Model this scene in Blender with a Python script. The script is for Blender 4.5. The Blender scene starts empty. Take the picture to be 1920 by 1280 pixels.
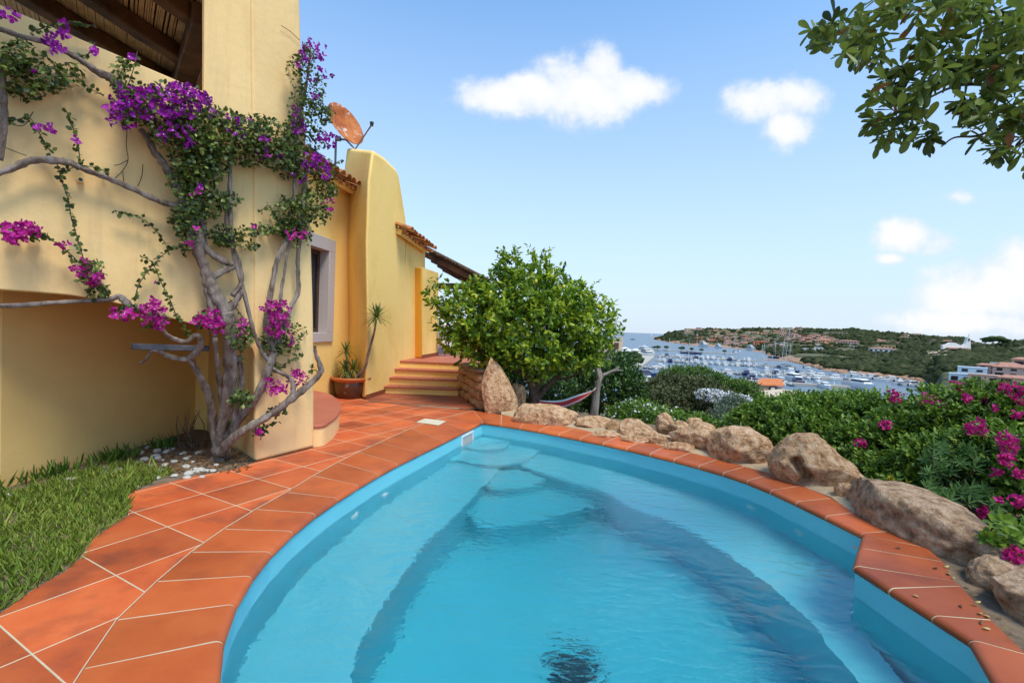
import bpy, bmesh, math, random
import numpy as np
from mathutils import Vector, Matrix, noise as mnoise
random.seed(7); RNG = np.random.default_rng(7)
S = bpy.context.scene; COL = S.collection
# ------------------------------------------------------------------ camera
F = 906.0; ROLL = math.radians(2.3); H = 1.4; SEA = -18.6
_d = (640 - (624 - math.tan(ROLL) * 240)) * math.cos(ROLL); PITCH = math.atan2(_d, F)
FW = np.array([0, math.cos(PITCH), -math.sin(PITCH)]); _u = np.array([0, math.sin(PITCH), math.cos(PITCH)]); _r = np.array([1., 0, 0])
RT = _r * math.cos(ROLL) + _u * math.sin(ROLL); UP = _u * math.cos(ROLL) - _r * math.sin(ROLL)
cam_data = bpy.data.cameras.new('camera'); cam = bpy.data.objects.new('camera', cam_data); COL.objects.link(cam)
cam_data.sensor_width = 36; cam_data.lens = F / 1920 * 36; cam_data.clip_start = .05; cam_data.clip_end = 200000
cam.matrix_world = Matrix(((RT[0], UP[0], -FW[0], 0), (RT[1], UP[1], -FW[1], 0), (RT[2], UP[2], -FW[2], H), (0, 0, 0, 1)))
S.camera = cam
# ------------------------------------------------------------------ light
SUN_EL, SUN_AZ = 60, 142          # azimuth clockwise from +Y (view direction)
S.view_settings.view_transform = 'Standard'; S.view_settings.look = 'None'; S.view_settings.gamma = 1
S.view_settings.exposure = 1.03
W = bpy.data.worlds.new('World'); S.world = W; W.use_nodes = True
def world():
    nt = W.node_tree; n = nt.nodes; l = nt.links; n.clear()
    out = n.new('ShaderNodeOutputWorld'); bg = n.new('ShaderNodeBackground'); bg.inputs[1].default_value = .15
    sky = n.new('ShaderNodeTexSky'); sky.sky_type = 'NISHITA'; sky.sun_disc = False
    sky.sun_elevation = math.radians(SUN_EL); sky.sun_rotation = math.radians(SUN_AZ)
    sky.air_density = 1.0; sky.dust_density = .6; sky.ozone_density = 1.6; sky.altitude = 30
    tc = n.new('ShaderNodeTexCoord'); sep = n.new('ShaderNodeSeparateXYZ'); l.new(tc.outputs['Generated'], sep.inputs[0])
    def m(op, a, b=None, c=None, clamp=False):
        k = n.new('ShaderNodeMath'); k.operation = op; k.use_clamp = clamp
        for i, v in enumerate((a, b, c)):
            if v is None: continue
            if isinstance(v, (int, float)): k.inputs[i].default_value = v
            else: l.new(v, k.inputs[i])
        return k.outputs[0]
    yy = m('MAXIMUM', sep.outputs[1], .05)
    u = m('DIVIDE', sep.outputs[0], yy); v = m('DIVIDE', sep.outputs[2], yy)
    comb = n.new('ShaderNodeCombineXYZ'); l.new(u, comb.inputs[0]); l.new(v, comb.inputs[1])
    def nz(scale, detail, rough, off):
        a = n.new('ShaderNodeTexNoise'); a.inputs['Scale'].default_value = scale; a.inputs['Detail'].default_value = detail
        a.inputs['Roughness'].default_value = rough
        b = n.new('ShaderNodeVectorMath'); b.operation = 'ADD'; b.inputs[1].default_value = (off, off * .7, off * .3); l.new(comb.outputs[0], b.inputs[0])
        l.new(b.outputs[0], a.inputs['Vector']); return a.outputs[0]
    n1 = m('SUBTRACT', nz(6.5, 8, .62, 3.1), .5); n2 = m('SUBTRACT', nz(22, 7, .65, 9.3), .5)
    # blobs (u, v, ru, rv, strength)
    mx = None
    for (px, py, rx, ry, k) in CLOUDS:
        d = FW + RT * (px - 960) / F + UP * (640 - py) / F
        cu, cv = d[0] / d[1], d[2] / d[1]
        du = m('DIVIDE', m('SUBTRACT', u, float(cu)), rx / F); dv = m('DIVIDE', m('SUBTRACT', v, float(cv)), ry / F)
        q = m('SQRT', m('ADD', m('MULTIPLY', du, du), m('MULTIPLY', dv, dv)))
        q = m('MULTIPLY', m('SUBTRACT', 1.0, q), k)
        mx = q if mx is None else m('SMOOTH_MAX', mx, q, .25)
    dens = m('ADD', mx, m('ADD', m('MULTIPLY', n1, 2.1), m('MULTIPLY', n2, .8)))
    gate = m('ADD', mx, .75, clamp=True)
    a = n.new('ShaderNodeMapRange'); a.interpolation_type = 'SMOOTHSTEP'; l.new(dens, a.inputs[0])
    a.inputs[1].default_value = -.06; a.inputs[2].default_value = .72; a.inputs[3].default_value = 0; a.inputs[4].default_value = .97
    alpha = m('MULTIPLY', a.outputs[0], gate)
    # thick parts white, thin lower parts grey-lilac
    sh = n.new('ShaderNodeMapRange'); l.new(m('ADD', dens, m('MULTIPLY', n1, 1.2)), sh.inputs[0]); sh.inputs[1].default_value = .1; sh.inputs[2].default_value = 1.1
    cc = n.new('ShaderNodeMix'); cc.data_type = 'RGBA'; l.new(sh.outputs[0], cc.inputs[0])
    cc.inputs[6].default_value = (2.65, 2.9, 3.25, 1); cc.inputs[7].default_value = (3.45, 3.45, 3.5, 1)
    # low haze band of thin white air near the horizon
    hz = m('POWER', m('SUBTRACT', 1.0, m('MINIMUM', m('MAXIMUM', m('MULTIPLY', sep.outputs[2], 1.5), 0.0), 1.0)), 1.05)
    tn = n.new('ShaderNodeMix'); tn.data_type = 'RGBA'; tn.blend_type = 'MULTIPLY'; tn.inputs[0].default_value = 1; l.new(sky.outputs[0], tn.inputs[6]); tn.inputs[7].default_value = (.515, .84, .99, 1)
    g0 = n.new('ShaderNodeMix'); g0.data_type = 'RGBA'; l.new(m('MULTIPLY', hz, .97), g0.inputs[0]); l.new(tn.outputs[2], g0.inputs[6]); g0.inputs[7].default_value = (2.38, 2.70, 3.12, 1)
    g = n.new('ShaderNodeMix'); g.data_type = 'RGBA'; l.new(alpha, g.inputs[0]); l.new(g0.outputs[2], g.inputs[6]); l.new(cc.outputs[2], g.inputs[7])
    l.new(g.outputs[2], bg.inputs[0]); l.new(bg.outputs[0], out.inputs[0])
CLOUDS = [(930, 182, 110, 50, 1.2), (1020, 172, 110, 48, 1.3), (1090, 168, 120, 78, 1.5), (1125, 125, 55, 50, 1.3), (1185, 165, 90, 45, 1.2), (890, 190, 50, 36, 1),
          (1430, 190, 90, 50, 1.2), (1500, 180, 70, 50, 1.2), (1475, 235, 60, 50, 1.), (1703, 440, 75, 40, 1.3), (1795, 368, 42, 18, .6), (1672, 486, 34, 13, .8), (1785, 452, 34, 12, .7),
          (1880, 545, 180, 80, 1.5), (1800, 560, 120, 50, 1.4), (1960, 510, 130, 75, 1.4), (1830, 605, 220, 36, 1.3), (1760, 455, 80, 30, .8)]
world()
sd = bpy.data.lights.new('sun', 'SUN'); sd.energy = 1.75; sd.angle = math.radians(20); sd.color = (1, .93, .80)
sun = bpy.data.objects.new('sun', sd); COL.objects.link(sun)
_a, _e = math.radians(SUN_AZ), math.radians(SUN_EL)
sun.rotation_euler = Vector((math.sin(_a) * math.cos(_e), math.cos(_a) * math.cos(_e), math.sin(_e))).to_track_quat('Z', 'Y').to_euler()
S.cycles.use_denoising = True; S.cycles.max_bounces = 10; S.cycles.transparent_max_bounces = 12
S.cycles.sample_clamp_indirect = 6
# ------------------------------------------------------------------ photograph-to-world helpers
def ray(x, y): return FW + RT * (x - 960) / F + UP * (640 - y) / F
def G(x, y, z=0.0):
    d = ray(x, y); t = (z - H) / d[2]; p = d * t; p[2] = z; return p
def D(x, y, Y):
    d = ray(x, y); p = d * (Y / d[1]); p[2] += H; return p
def V(x, y, A, B, off=0.0):
    """hit of the sight line with the vertical plane over ground line AB, moved off metres towards the camera"""
    A = np.array(A[:2], float); B = np.array(B[:2], float); n = np.array([-(B - A)[1], (B - A)[0]]); n /= np.linalg.norm(n)
    if n @ A > 0: n = -n
    d = ray(x, y); t = (n @ A + off) / (n @ d[:2]); p = d * t; p[2] += H; return p
def P3(x, y, a, b, c):
    n = np.cross(np.array(b) - a, np.array(c) - a); d = ray(x, y); o = np.array([0, 0, H]); t = (n @ (np.array(a) - o)) / (n @ d); return o + d * t
def GR(x, y, z, zw=-.19):
    p = G(x, y, zw); d = ray(x, y); d = d / np.linalg.norm(d); n = 1 / 1.33; c = -d[2]
    t = n * d + (n * c - math.sqrt(1 - n * n * (1 - c * c))) * np.array([0, 0, 1.]); return p + t * ((z - zw) / t[2])
def hor(x): return 624 + .04016 * (x - 1200)
# ------------------------------------------------------------------ object helpers
def setp(o, label=None, cat=None, group=None, kind=None):
    if label: o['label'] = label
    if cat: o['category'] = cat
    if group: o['group'] = group
    if kind: o['kind'] = kind
    return o
def empty(name, loc=(0, 0, 0), label=None, cat=None, group=None, parent=None):
    o = bpy.data.objects.new(name, None); o.empty_display_size = .2; COL.objects.link(o); o.location = loc
    if parent: o.parent = parent
    return setp(o, label, cat, group)
def link(name, me, mats, parent=None, bevel=0, seg=3, smooth=False, **k):
    o = bpy.data.objects.new(name, me); COL.objects.link(o)
    for m in (mats if isinstance(mats, (list, tuple)) else [mats]): me.materials.append(m)
    if parent:
        o.parent = parent; o.matrix_parent_inverse = parent.matrix_basis.inverted()
    if bevel:
        b = o.modifiers.new('b', 'BEVEL'); b.width = bevel; b.segments = seg; b.limit_method = 'ANGLE'; b.angle_limit = math.radians(30)
        b.harden_normals = False
    if smooth or bevel:
        me.polygons.foreach_set('use_smooth', [True] * len(me.polygons))
        if bevel or smooth == 'auto': me.set_sharp_from_angle(angle=math.radians(40))
    return setp(o, **k)
def mesh(verts, faces, mi=None):
    me = bpy.data.meshes.new('m'); me.from_pydata([tuple(map(float, v)) for v in verts], [], [list(map(int, f)) for f in faces])
    if mi is not None: me.polygons.foreach_set('material_index', mi)
    me.validate(); me.update(); return me
class MB:
    def __init__(s): s.v = []; s.f = []; s.m = []
    def add(s, v, f, m=0):
        o = len(s.v); s.v += [tuple(map(float, p)) for p in v]; s.f += [[i + o for i in q] for q in f]; s.m += [m] * len(f)
    def box(s, c, d, rz=0, m=0, rx=0, ry=0):
        R = Matrix.Rotation(rz, 3, 'Z') @ Matrix.Rotation(ry, 3, 'Y') @ Matrix.Rotation(rx, 3, 'X'); c = Vector(c)
        v = [c + R @ Vector((x * d[0] / 2, y * d[1] / 2, z * d[2] / 2)) for z in (-1, 1) for y in (-1, 1) for x in (-1, 1)]
        s.add(v, [(0, 2, 3, 1), (4, 5, 7, 6), (0, 1, 5, 4), (2, 6, 7, 3), (0, 4, 6, 2), (1, 3, 7, 5)], m)
    def prism(s, poly, off, m=0):
        """poly: 3-D outline, off: vector"""
        n = len(poly); off = np.array(off, float); a = [np.array(p, float) for p in poly]
        s.add(a + [p + off for p in a], [list(range(n))[::-1], list(range(n, 2 * n))] + [(i, (i + 1) % n, n + (i + 1) % n, n + i) for i in range(n)], m)
    def tube(s, pts, r, sides=10, m=0, cap=True, wob=0):
        pts = [Vector(map(float, p)) for p in pts]; r = [r] * len(pts) if isinstance(r, (int, float)) else r
        v = []; f = []; n = len(pts); up = Vector((.13, .31, .94))
        t0 = (pts[1] - pts[0]).normalized(); X = t0.cross(up).normalized()
        if X.length < .1: X = t0.cross(Vector((1, 0, 0))).normalized()
        for i, p in enumerate(pts):
            t = (pts[min(i + 1, n - 1)] - pts[max(i - 1, 0)]).normalized()
            X = (X - t * X.dot(t)).normalized(); Y = t.cross(X)
            for j in range(sides):
                a = 2 * math.pi * j / sides; w = 1
                if wob: w = 1 + wob * mnoise.noise(Vector((math.cos(a) * 1.6, math.sin(a) * 1.6, i * .35)) + p * 3) + wob * .6 * math.sin(3 * a + i * .25)
                v.append(p + (X * math.cos(a) + Y * math.sin(a)) * r[i] * w)
        for i in range(n - 1):
            for j in range(sides):
                k = (j + 1) % sides; f.append((i * sides + j, i * sides + k, (i + 1) * sides + k, (i + 1) * sides + j))
        if cap: f.append(list(range(sides))[::-1]); f.append([(n - 1) * sides + j for j in range(sides)])
        s.add(v, f, m)
    def lathe(s, prof, c=(0, 0, 0), seg=32, m=0, close=False):
        v = []; f = []; n = len(prof)
        for j in range(seg):
            a = 2 * math.pi * j / seg
            for (r, z) in prof: v.append((c[0] + r * math.cos(a), c[1] + r * math.sin(a), c[2] + z))
        for j in range(seg):
            k = (j + 1) % seg
            for i in range(n - 1): f.append((j * n + i, k * n + i, k * n + i + 1, j * n + i + 1))
        s.add(v, f, m)
    def obj(s, name, mats, parent=None, **k):
        return link(name, mesh(s.v, s.f, s.m), mats, parent, **k)
def smooth_path(pts, n=6, rad=None):
    """Catmull-Rom through pts (lists of 3-vectors); rad is interpolated alongside"""
    P = [np.array(p, float) for p in pts]; P = [2 * P[0] - P[1]] + P + [2 * P[-1] - P[-2]]
    R = None if rad is None else [rad[0]] + list(rad) + [rad[-1]]
    o = []; ro = []
    for i in range(1, len(P) - 2):
        for k in range(n):
            t = k / n
            o.append(.5 * ((2 * P[i]) + (-P[i - 1] + P[i + 1]) * t + (2 * P[i - 1] - 5 * P[i] + 4 * P[i + 1] - P[i + 2]) * t * t + (-P[i - 1] + 3 * P[i] - 3 * P[i + 1] + P[i + 2]) * t ** 3))
            if R: ro.append(R[i] * (1 - t) + R[i + 1] * t)
    o.append(P[-2]); 
    if R: ro.append(R[-2]); return o, ro
    return o
def dup(root, loc=None, rz=None, scale=None, label=None, group=None):
    r = root.copy(); COL.objects.link(r)
    if loc is not None: r.location = loc
    if rz is not None: r.rotation_euler[2] = rz
    if scale is not None: r.scale = (scale,) * 3 if isinstance(scale, (int, float)) else scale
    if label: r['label'] = label
    if group: r['group'] = group
    for ch in list(root.children):
        c = ch.copy(); COL.objects.link(c); c.parent = r
        for g in ch.children:
            d = g.copy(); COL.objects.link(d); d.parent = c
    return r
# ------------------------------------------------------------------ materials
def lin(r, g, b):
    f = lambda c: (c / 255 / 12.92) if c < 11 else ((c / 255 + .055) / 1.055) ** 2.4
    return (f(r), f(g), f(b), 1)
def mat(name, cols, scale=3, rough=.8, bump=0, bscale=30, spec=.3, detail=6, coord='Object', big=None, attr=None, trans=0, metal=0, bdist=.02, stretch=None, streak=0):
    """cols: list of linear rgb; blended by noise. big: (colour, scale, lo, hi) a second, larger stain. attr: name of a per-face tint attribute"""
    m = bpy.data.materials.new(name); m.use_nodes = True; nt = m.node_tree; n = nt.nodes; l = nt.links
    b = n['Principled BSDF']; b.inputs['Roughness'].default_value = rough; b.inputs['Specular IOR Level'].default_value = spec; b.inputs['Metallic'].default_value = metal
    tc = n.new('ShaderNodeTexCoord'); vec = tc.outputs[coord]
    if stretch:
        mp = n.new('ShaderNodeMapping'); mp.inputs['Scale'].default_value = stretch; l.new(vec, mp.inputs[0]); vec = mp.outputs[0]
    def nz(sc, det=detail, ro=.6):
        a = n.new('ShaderNodeTexNoise'); a.inputs['Scale'].default_value = sc; a.inputs['Detail'].default_value = det; a.inputs['Roughness'].default_value = ro
        l.new(vec, a.inputs['Vector']); return a.outputs[0]
    r = n.new('ShaderNodeValToRGB'); e = r.color_ramp.elements
    cols = [tuple(c[:3]) + (1,) for c in cols]
    if len(cols) == 1: cols = cols * 2
    lo, hi = (.32, .68) if not attr else (0, 1)
    e[0].position = lo; e[0].color = cols[0]; e[1].position = hi; e[1].color = cols[-1]
    for i, c in enumerate(cols[1:-1]):
        x = e.new(lo + (hi - lo) * (i + 1) / (len(cols) - 1)); x.color = c
    if attr:
        at = n.new('ShaderNodeAttribute'); at.attribute_name = attr; l.new(at.outputs['Fac'], r.inputs[0])
    else: l.new(nz(scale), r.inputs[0])
    c = r.outputs[0]
    if big:
        q = n.new('ShaderNodeMapRange'); q.inputs[1].default_value = big[2]; q.inputs[2].default_value = big[3]; l.new(nz(big[1], 5), q.inputs[0])
        x = n.new('ShaderNodeMix'); x.data_type = 'RGBA'; l.new(q.outputs[0], x.inputs[0]); l.new(c, x.inputs[6]); x.inputs[7].default_value = tuple(big[0][:3]) + (1,); c = x.outputs[2]
    if streak:
        mp = n.new('ShaderNodeMapping'); mp.inputs['Scale'].default_value = (5, 5, .45); l.new(tc.outputs[coord], mp.inputs[0])
        a = n.new('ShaderNodeTexNoise'); a.inputs['Scale'].default_value = 1.6; a.inputs['Detail'].default_value = 7; a.inputs['Roughness'].default_value = .7; l.new(mp.outputs[0], a.inputs['Vector'])
        q = n.new('ShaderNodeMapRange'); q.inputs[1].default_value = .52; q.inputs[2].default_value = .8; q.inputs[4].default_value = streak; l.new(a.outputs[0], q.inputs[0])
        x = n.new('ShaderNodeMix'); x.data_type = 'RGBA'; l.new(q.outputs[0], x.inputs[0]); l.new(c, x.inputs[6]); x.inputs[7].default_value = (.45, .33, .17, 1); c = x.outputs[2]
    l.new(c, b.inputs['Base Color'])
    if bump:
        bp = n.new('ShaderNodeBump'); bp.inputs['Strength'].default_value = bump; bp.inputs['Distance'].default_value = bdist; l.new(nz(bscale, 8, .65), bp.inputs['Height']); l.new(bp.outputs[0], b.inputs['Normal'])
    if trans:
        t = n.new('ShaderNodeBsdfTranslucent'); l.new(c, t.inputs[0]); mx = n.new('ShaderNodeMixShader'); mx.inputs[0].default_value = trans
        l.new(b.outputs[0], mx.inputs[1]); l.new(t.outputs[0], mx.inputs[2]); l.new(mx.outputs[0], n['Material Output'].inputs[0])
    return m
M = {}
M['wall'] = mat('pale_yellow_stucco', [(.85, .58, .26), (.88, .61, .29)], 1.3, .92, .5, 11, .1, big=((.79, .53, .225), .9, .55, .8), bdist=.012, streak=.38)
M['wall2'] = mat('ochre_stucco', [(.91, .61, .20), (.93, .635, .225)], 1.1, .92, .45, 11, .1, big=((.76, .46, .10), .7, .5, .8), bdist=.012, streak=.2)
M['orange'] = mat('orange_stucco', [(.80, .40, .05), (.82, .42, .06)], 1.5, .9, .2, 16, .1)
M['tile'] = mat('terracotta_floor', [(.47, .085, .025), (.60, .122, .035), (.64, .155, .048)], 2.2, .55, .25, 60, .35, attr=None, big=((.24, .065, .035), 2.4, .50, .74), bdist=.004)
M['cope'] = mat('terracotta_coping', [(.50, .10, .026), (.60, .14, .038)], 3, .5, .2, 60, .35, big=((.30, .07, .03), 1.9, .50, .78), bdist=.004)
M['tile_dark'] = mat('terracotta_floor_dark', [(.30, .07, .03), (.38, .10, .045)], 2.6, .6, .25, 60, .3, bdist=.004)  # darker terracotta tone for the step landing and skirting
M['tile_red'] = mat('terracotta_red', [(.40, .115, .065), (.47, .15, .085)], 2.6, .6, .25, 60, .3, bdist=.004)
M['grout'] = mat('grout', [(.50, .41, .27), (.60, .50, .34)], 8, .9, .2, 90, .1)
M['pool'] = mat('pool_paint', [(.175, .59, .68), (.205, .625, .71)], 1.2, .6, .05, 20, .3)
M['white'] = mat('white_paint', [(.72, .72, .70), (.8, .8, .78)], 6, .5)
M['whitewash'] = mat('white_wall', [(.66, .64, .60), (.78, .76, .72)], 1, .9)
M['granite'] = mat('grey_granite', [(.36, .31, .29), (.52, .46, .43), (.42, .37, .34)], 60, .85, .3, 60, .2, bdist=.004)
M['rock'] = mat('granite_boulder', [(.34, .17, .08), (.72, .43, .23), (.88, .64, .42)], 15, .95, 1.0, 26, .15, big=((.20, .15, .12), 1.4, .58, .72), bdist=.08)
M['rock3'] = mat('brown_granite', [(.19, .11, .065), (.50, .32, .19), (.68, .48, .32)], 14, .95, 1.0, 26, .15, big=((.14, .11, .09), 1.6, .55, .72), bdist=.06)
M['rock2'] = mat('ochre_stone', [(.22, .11, .05), (.48, .29, .15), (.36, .2, .1)], 5, .95, .9, 28, .15, bdist=.04)
M['stonegrey'] = mat('grey_wall_stone', [(.22, .15, .10), (.36, .27, .19), (.30, .24, .2)], 5, .95, .9, 24, .15, bdist=.04)
M['mortar'] = mat('sandy_mortar', [(.42, .30, .18), (.52, .39, .25)], 6, .95, .8, 30, .1)
M['bark'] = mat('grey_bark', [(.10, .07, .05), (.24, .185, .15), (.36, .30, .26)], 14, .9, 1., 34, .15, stretch=(1, 1, .35), bdist=.03)
M['bark_dark'] = mat('brown_bark', [(.07, .045, .03), (.16, .11, .08)], 14, .9, 1., 30, .15, bdist=.02)
M['deadwood'] = mat('bleached_wood', [(.16, .135, .115), (.36, .32, .29)], 12, .9, .9, 30, .15, stretch=(1, 1, .25), bdist=.02)
M['beam'] = mat('dark_beam', [(.035, .015, .008), (.10, .042, .02), (.15, .07, .035)], 3, .6, .7, 12, .3, stretch=(1, 1, 1), bdist=.02)
M['reed'] = mat('reed_cane', [(.48, .30, .18), (.70, .48, .32)], 9, .7, .2, 40, .3)
M['rooftile'] = mat('roof_tile', [(.20, .07, .025), (.42, .17, .06), (.50, .25, .10)], 7, .9, .6, 30, .2)
M['woodshutter'] = mat('brown_shutter', [(.05, .028, .018), (.08, .045, .028)], 10, .5, .2, 60, .3)
M['rust'] = mat('rusty_dish', [(.24, .045, .01), (.42, .11, .02), (.55, .20, .05)], 4, .6, .2, 30, .3, big=((.62, .60, .56), 3.2, .60, .68))
M['metal'] = mat('weathered_metal', [(.16, .14, .13), (.26, .24, .23)], 10, .5, 0, metal=.6)
M['pot'] = mat('glazed_pot', [(.045, .018, .010), (.13, .042, .015)], 3, .32, .1, 30, .5, big=((.30, .22, .17), 5, .62, .72))
M['potrim'] = mat('pot_rim', [(.42, .12, .03), (.5, .16, .05)], 6, .5, .1, 40, .4)
M['soil'] = mat('soil', [(.14, .095, .06), (.26, .19, .13)], 10, 1, .8, 30, .1)
M['pebble'] = mat('white_pebble', [(.34, .31, .26), (.58, .56, .51)], 8, .75, .1, 60, .3)
M['earth'] = mat('garden_ground', [(.10, .08, .045), (.20, .16, .09), (.12, .12, .05)], 1.5, 1, .8, 12, .1)
M['hill'] = mat('scrub_hill', [(.045, .06, .025), (.09, .10, .05), (.22, .17, .11)], .06, 1, .5, .5, .1, big=((.26, .17, .10), .02, .62, .70), coord='Object')
M['sand'] = mat('bare_earth', [(.42, .30, .19), (.50, .37, .24)], .2, 1)
M['shore'] = mat('shore_rock', [(.30, .17, .10), (.45, .28, .18)], .3, 1, .6, .6, .1)
M['quay'] = mat('quay_concrete', [(.40, .35, .29), (.50, .45, .38)], .4, .9)
M['canvas'] = mat('white_canvas', [(.62, .60, .56), (.74, .72, .68)], 2, .9)
M['dark'] = mat('dark_glass', [(.012, .015, .02)], 1, .2, spec=.5)
M['navy'] = mat('navy_hull', [(.01, .03, .10), (.015, .04, .13)], 1, .3)
M['greyhull'] = mat('grey_hull', [(.16, .18, .2)], 1, .5)
M['deckwood'] = mat('teak_deck', [(.33, .2, .11)], 1, .7)
M['red'] = mat('red_cloth', [(.5, .03, .025)], 1, .8)
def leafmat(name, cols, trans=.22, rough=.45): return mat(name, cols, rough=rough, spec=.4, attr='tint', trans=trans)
M['lf_boug'] = leafmat('bougainvillea_leaf', [(.026, .05, .012), (.095, .145, .026), (.27, .31, .055)])
M['fl_boug'] = leafmat('magenta_bract', [(.17, .003, .21), (.36, .006, .38), (.48, .02, .42)], .35, .6)
M['fl_pink'] = leafmat('pink_bract', [(.42, .006, .12), (.58, .015, .2), (.65, .04, .28)], .35, .6)
M['lf_lemon'] = leafmat('lemon_leaf', [(.05, .12, .012), (.19, .32, .022), (.46, .54, .035)], .4)
M['lf_hedge'] = leafmat('hedge_leaf', [(.045, .10, .014), (.14, .25, .025), (.27, .38, .04)], .32)
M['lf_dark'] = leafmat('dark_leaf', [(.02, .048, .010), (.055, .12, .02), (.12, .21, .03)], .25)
M['lf_olive'] = leafmat('olive_brown_leaf', [(.035, .045, .014), (.09, .10, .03), (.15, .15, .05)], .15, .7)
M['lf_pine'] = leafmat('pine_green_leaf', [(.03, .065, .01), (.09, .17, .02), (.17, .27, .03)], .15, .7)
M['lf_grey'] = leafmat('grey_green_leaf', [(.08, .11, .06), (.16, .2, .12), (.24, .28, .18)], .2, .6)
M['lf_over'] = leafmat('olive_green_leaf', [(.03, .055, .015), (.075, .115, .025), (.15, .21, .035), (.15, .21, .035), (.15, .2, .035), (.20, .085, .035)], .4, .45)
M['lf_yucca'] = leafmat('yucca_leaf', [(.03, .08, .012), (.10, .17, .03), (.2, .25, .06)], .2)
M['lf_gb'] = leafmat('glaucous_leaf', [(.035, .09, .018), (.09, .19, .04), (.19, .32, .08)], .25)
M['grass'] = leafmat('lawn_blade', [(.07, .13, .014), (.22, .31, .03), (.46, .46, .10)], .3, .6)
M['fl_white'] = leafmat('white_petal', [(.5, .48, .46), (.8, .78, .76)], .3, .6)
M['dry'] = leafmat('dry_leaf', [(.10, .05, .02), (.28, .15, .05), (.5, .38, .14)], .1, .8)
M['lemon'] = mat('lemon_skin', [(.62, .5, .03), (.5, .55, .05)], 5, .5)
M['fl_mag'] = leafmat('crimson_bract', [(.30, .004, .16), (.48, .008, .27), (.6, .03, .34)], .35, .6)
# ------------------------------------------------------------------ leaves
def unit(a): return a / np.maximum(np.linalg.norm(a, axis=-1, keepdims=True), 1e-9)
LEAF = np.array([[0, 0, 0], [-.5, .38, .0], [.5, .38, .0], [-.36, .75, -.03], [.36, .75, -.03], [0, 1, -.1], [0, .42, -.10]])
LF = np.array([[0, 6, 1, -1], [0, 2, 6, -1], [1, 6, 3, -1], [2, 4, 6, -1], [3, 6, 5, -1], [6, 4, 5, -1]])[:, :3]
LEAF2 = np.array([[0, 0, 0], [-.28, .32, .0], [.28, .32, .0], [-.5, .74, -.02], [.5, .74, -.02], [0, 1, -.06], [0, .45, -.09]])
_t3 = [0, .15, .35, .55, .75, .9, 1]; _w3 = [.04, .17, .33, .45, .5, .36, .1]
LEAF3 = np.array([q for t_, w_ in zip(_t3, _w3) for q in ((-w_, t_, .02 - .14 * t_ * t_), (0, t_, -.06 * min(1, w_ * 2.2) - .14 * t_ * t_), (w_, t_, .02 - .14 * t_ * t_))])
LF3 = np.array([f_ for r_ in range(6) for c_ in (0, 1) for f_ in ((r_ * 3 + c_, r_ * 3 + c_ + 1, r_ * 3 + c_ + 4), (r_ * 3 + c_, r_ * 3 + c_ + 4, r_ * 3 + c_ + 3))])
def leaves(name, m, pos, ax, nr, L, Wd, tint, parent=None, T=None, **k):
    LF = LF3 if T is LEAF3 else globals()['LF']
    """pos, ax (leaf direction), nr (face normal): (n,3); L, Wd: (n,); tint 0..1"""
    n = len(pos); ax = unit(ax); sx = unit(np.cross(ax, nr)); nn = np.cross(sx, ax)
    T = LEAF if T is None else T; L = np.broadcast_to(L, (n,)); Wd = np.broadcast_to(Wd, (n,))
    v = pos[:, None] + sx[:, None] * (T[None, :, 0:1] * Wd[:, None, None]) + ax[:, None] * (T[None, :, 1:2] * L[:, None, None]) + nn[:, None] * (T[None, :, 2:3] * L[:, None, None])
    v = v.reshape(-1, 3); f = (LF[None] + (np.arange(n) * len(T))[:, None, None]).reshape(-1, 3)
    me = bpy.data.meshes.new('leaves'); me.vertices.add(len(v)); me.vertices.foreach_set('co', v.astype(np.float32).ravel())
    me.loops.add(f.size); me.loops.foreach_set('vertex_index', f.astype(np.int32).ravel())
    me.polygons.add(len(f)); me.polygons.foreach_set('loop_start', np.arange(0, f.size, 3, dtype=np.int32))
    me.update(calc_edges=True)
    a = me.attributes.new('tint', 'FLOAT', 'FACE'); a.data.foreach_set('value', np.repeat(np.clip(tint, 0, 1), len(LF)).astype(np.float32))
    return link(name, me, m, parent, smooth=True, **k)
def rnd(n): return unit(RNG.normal(size=(n, 3)))
def lump(d, k=3.0, seed=0):
    r = np.random.default_rng(seed); s = np.zeros(len(d))
    for i in range(7):
        w = r.normal(size=3) * k; s += np.cos(d @ w + r.uniform(0, 6.28))
    return s / 7
def twigs(blobs, n, seed=1, shell=.55, lumpy=.3, lk=3.0, clipz=None):
    """points and outward directions through the volume of ellipsoids (cx,cy,cz,rx,ry,rz); mostly near the surface"""
    vol = np.array([b[3] * b[4] * b[5] for b in blobs]) ** .67; vol /= vol.sum(); P = []; O = []
    for i, b in enumerate(blobs):
        k = int(n * vol[i]) + 1; d = rnd(k); r = RNG.uniform(shell ** 3, 1, k) ** (1 / 3)
        r = r * (1 + lumpy * lump(d, lk, seed * 31 + i))
        R = np.array(b[3:6]); P.append(np.array(b[:3]) + d * R * r[:, None]); O.append(unit(d / R))
    P = np.vstack(P); O = np.vstack(O)
    if clipz is not None: q = P[:, 2] > clipz; P = P[q]; O = O[q]
    return P, O
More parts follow.
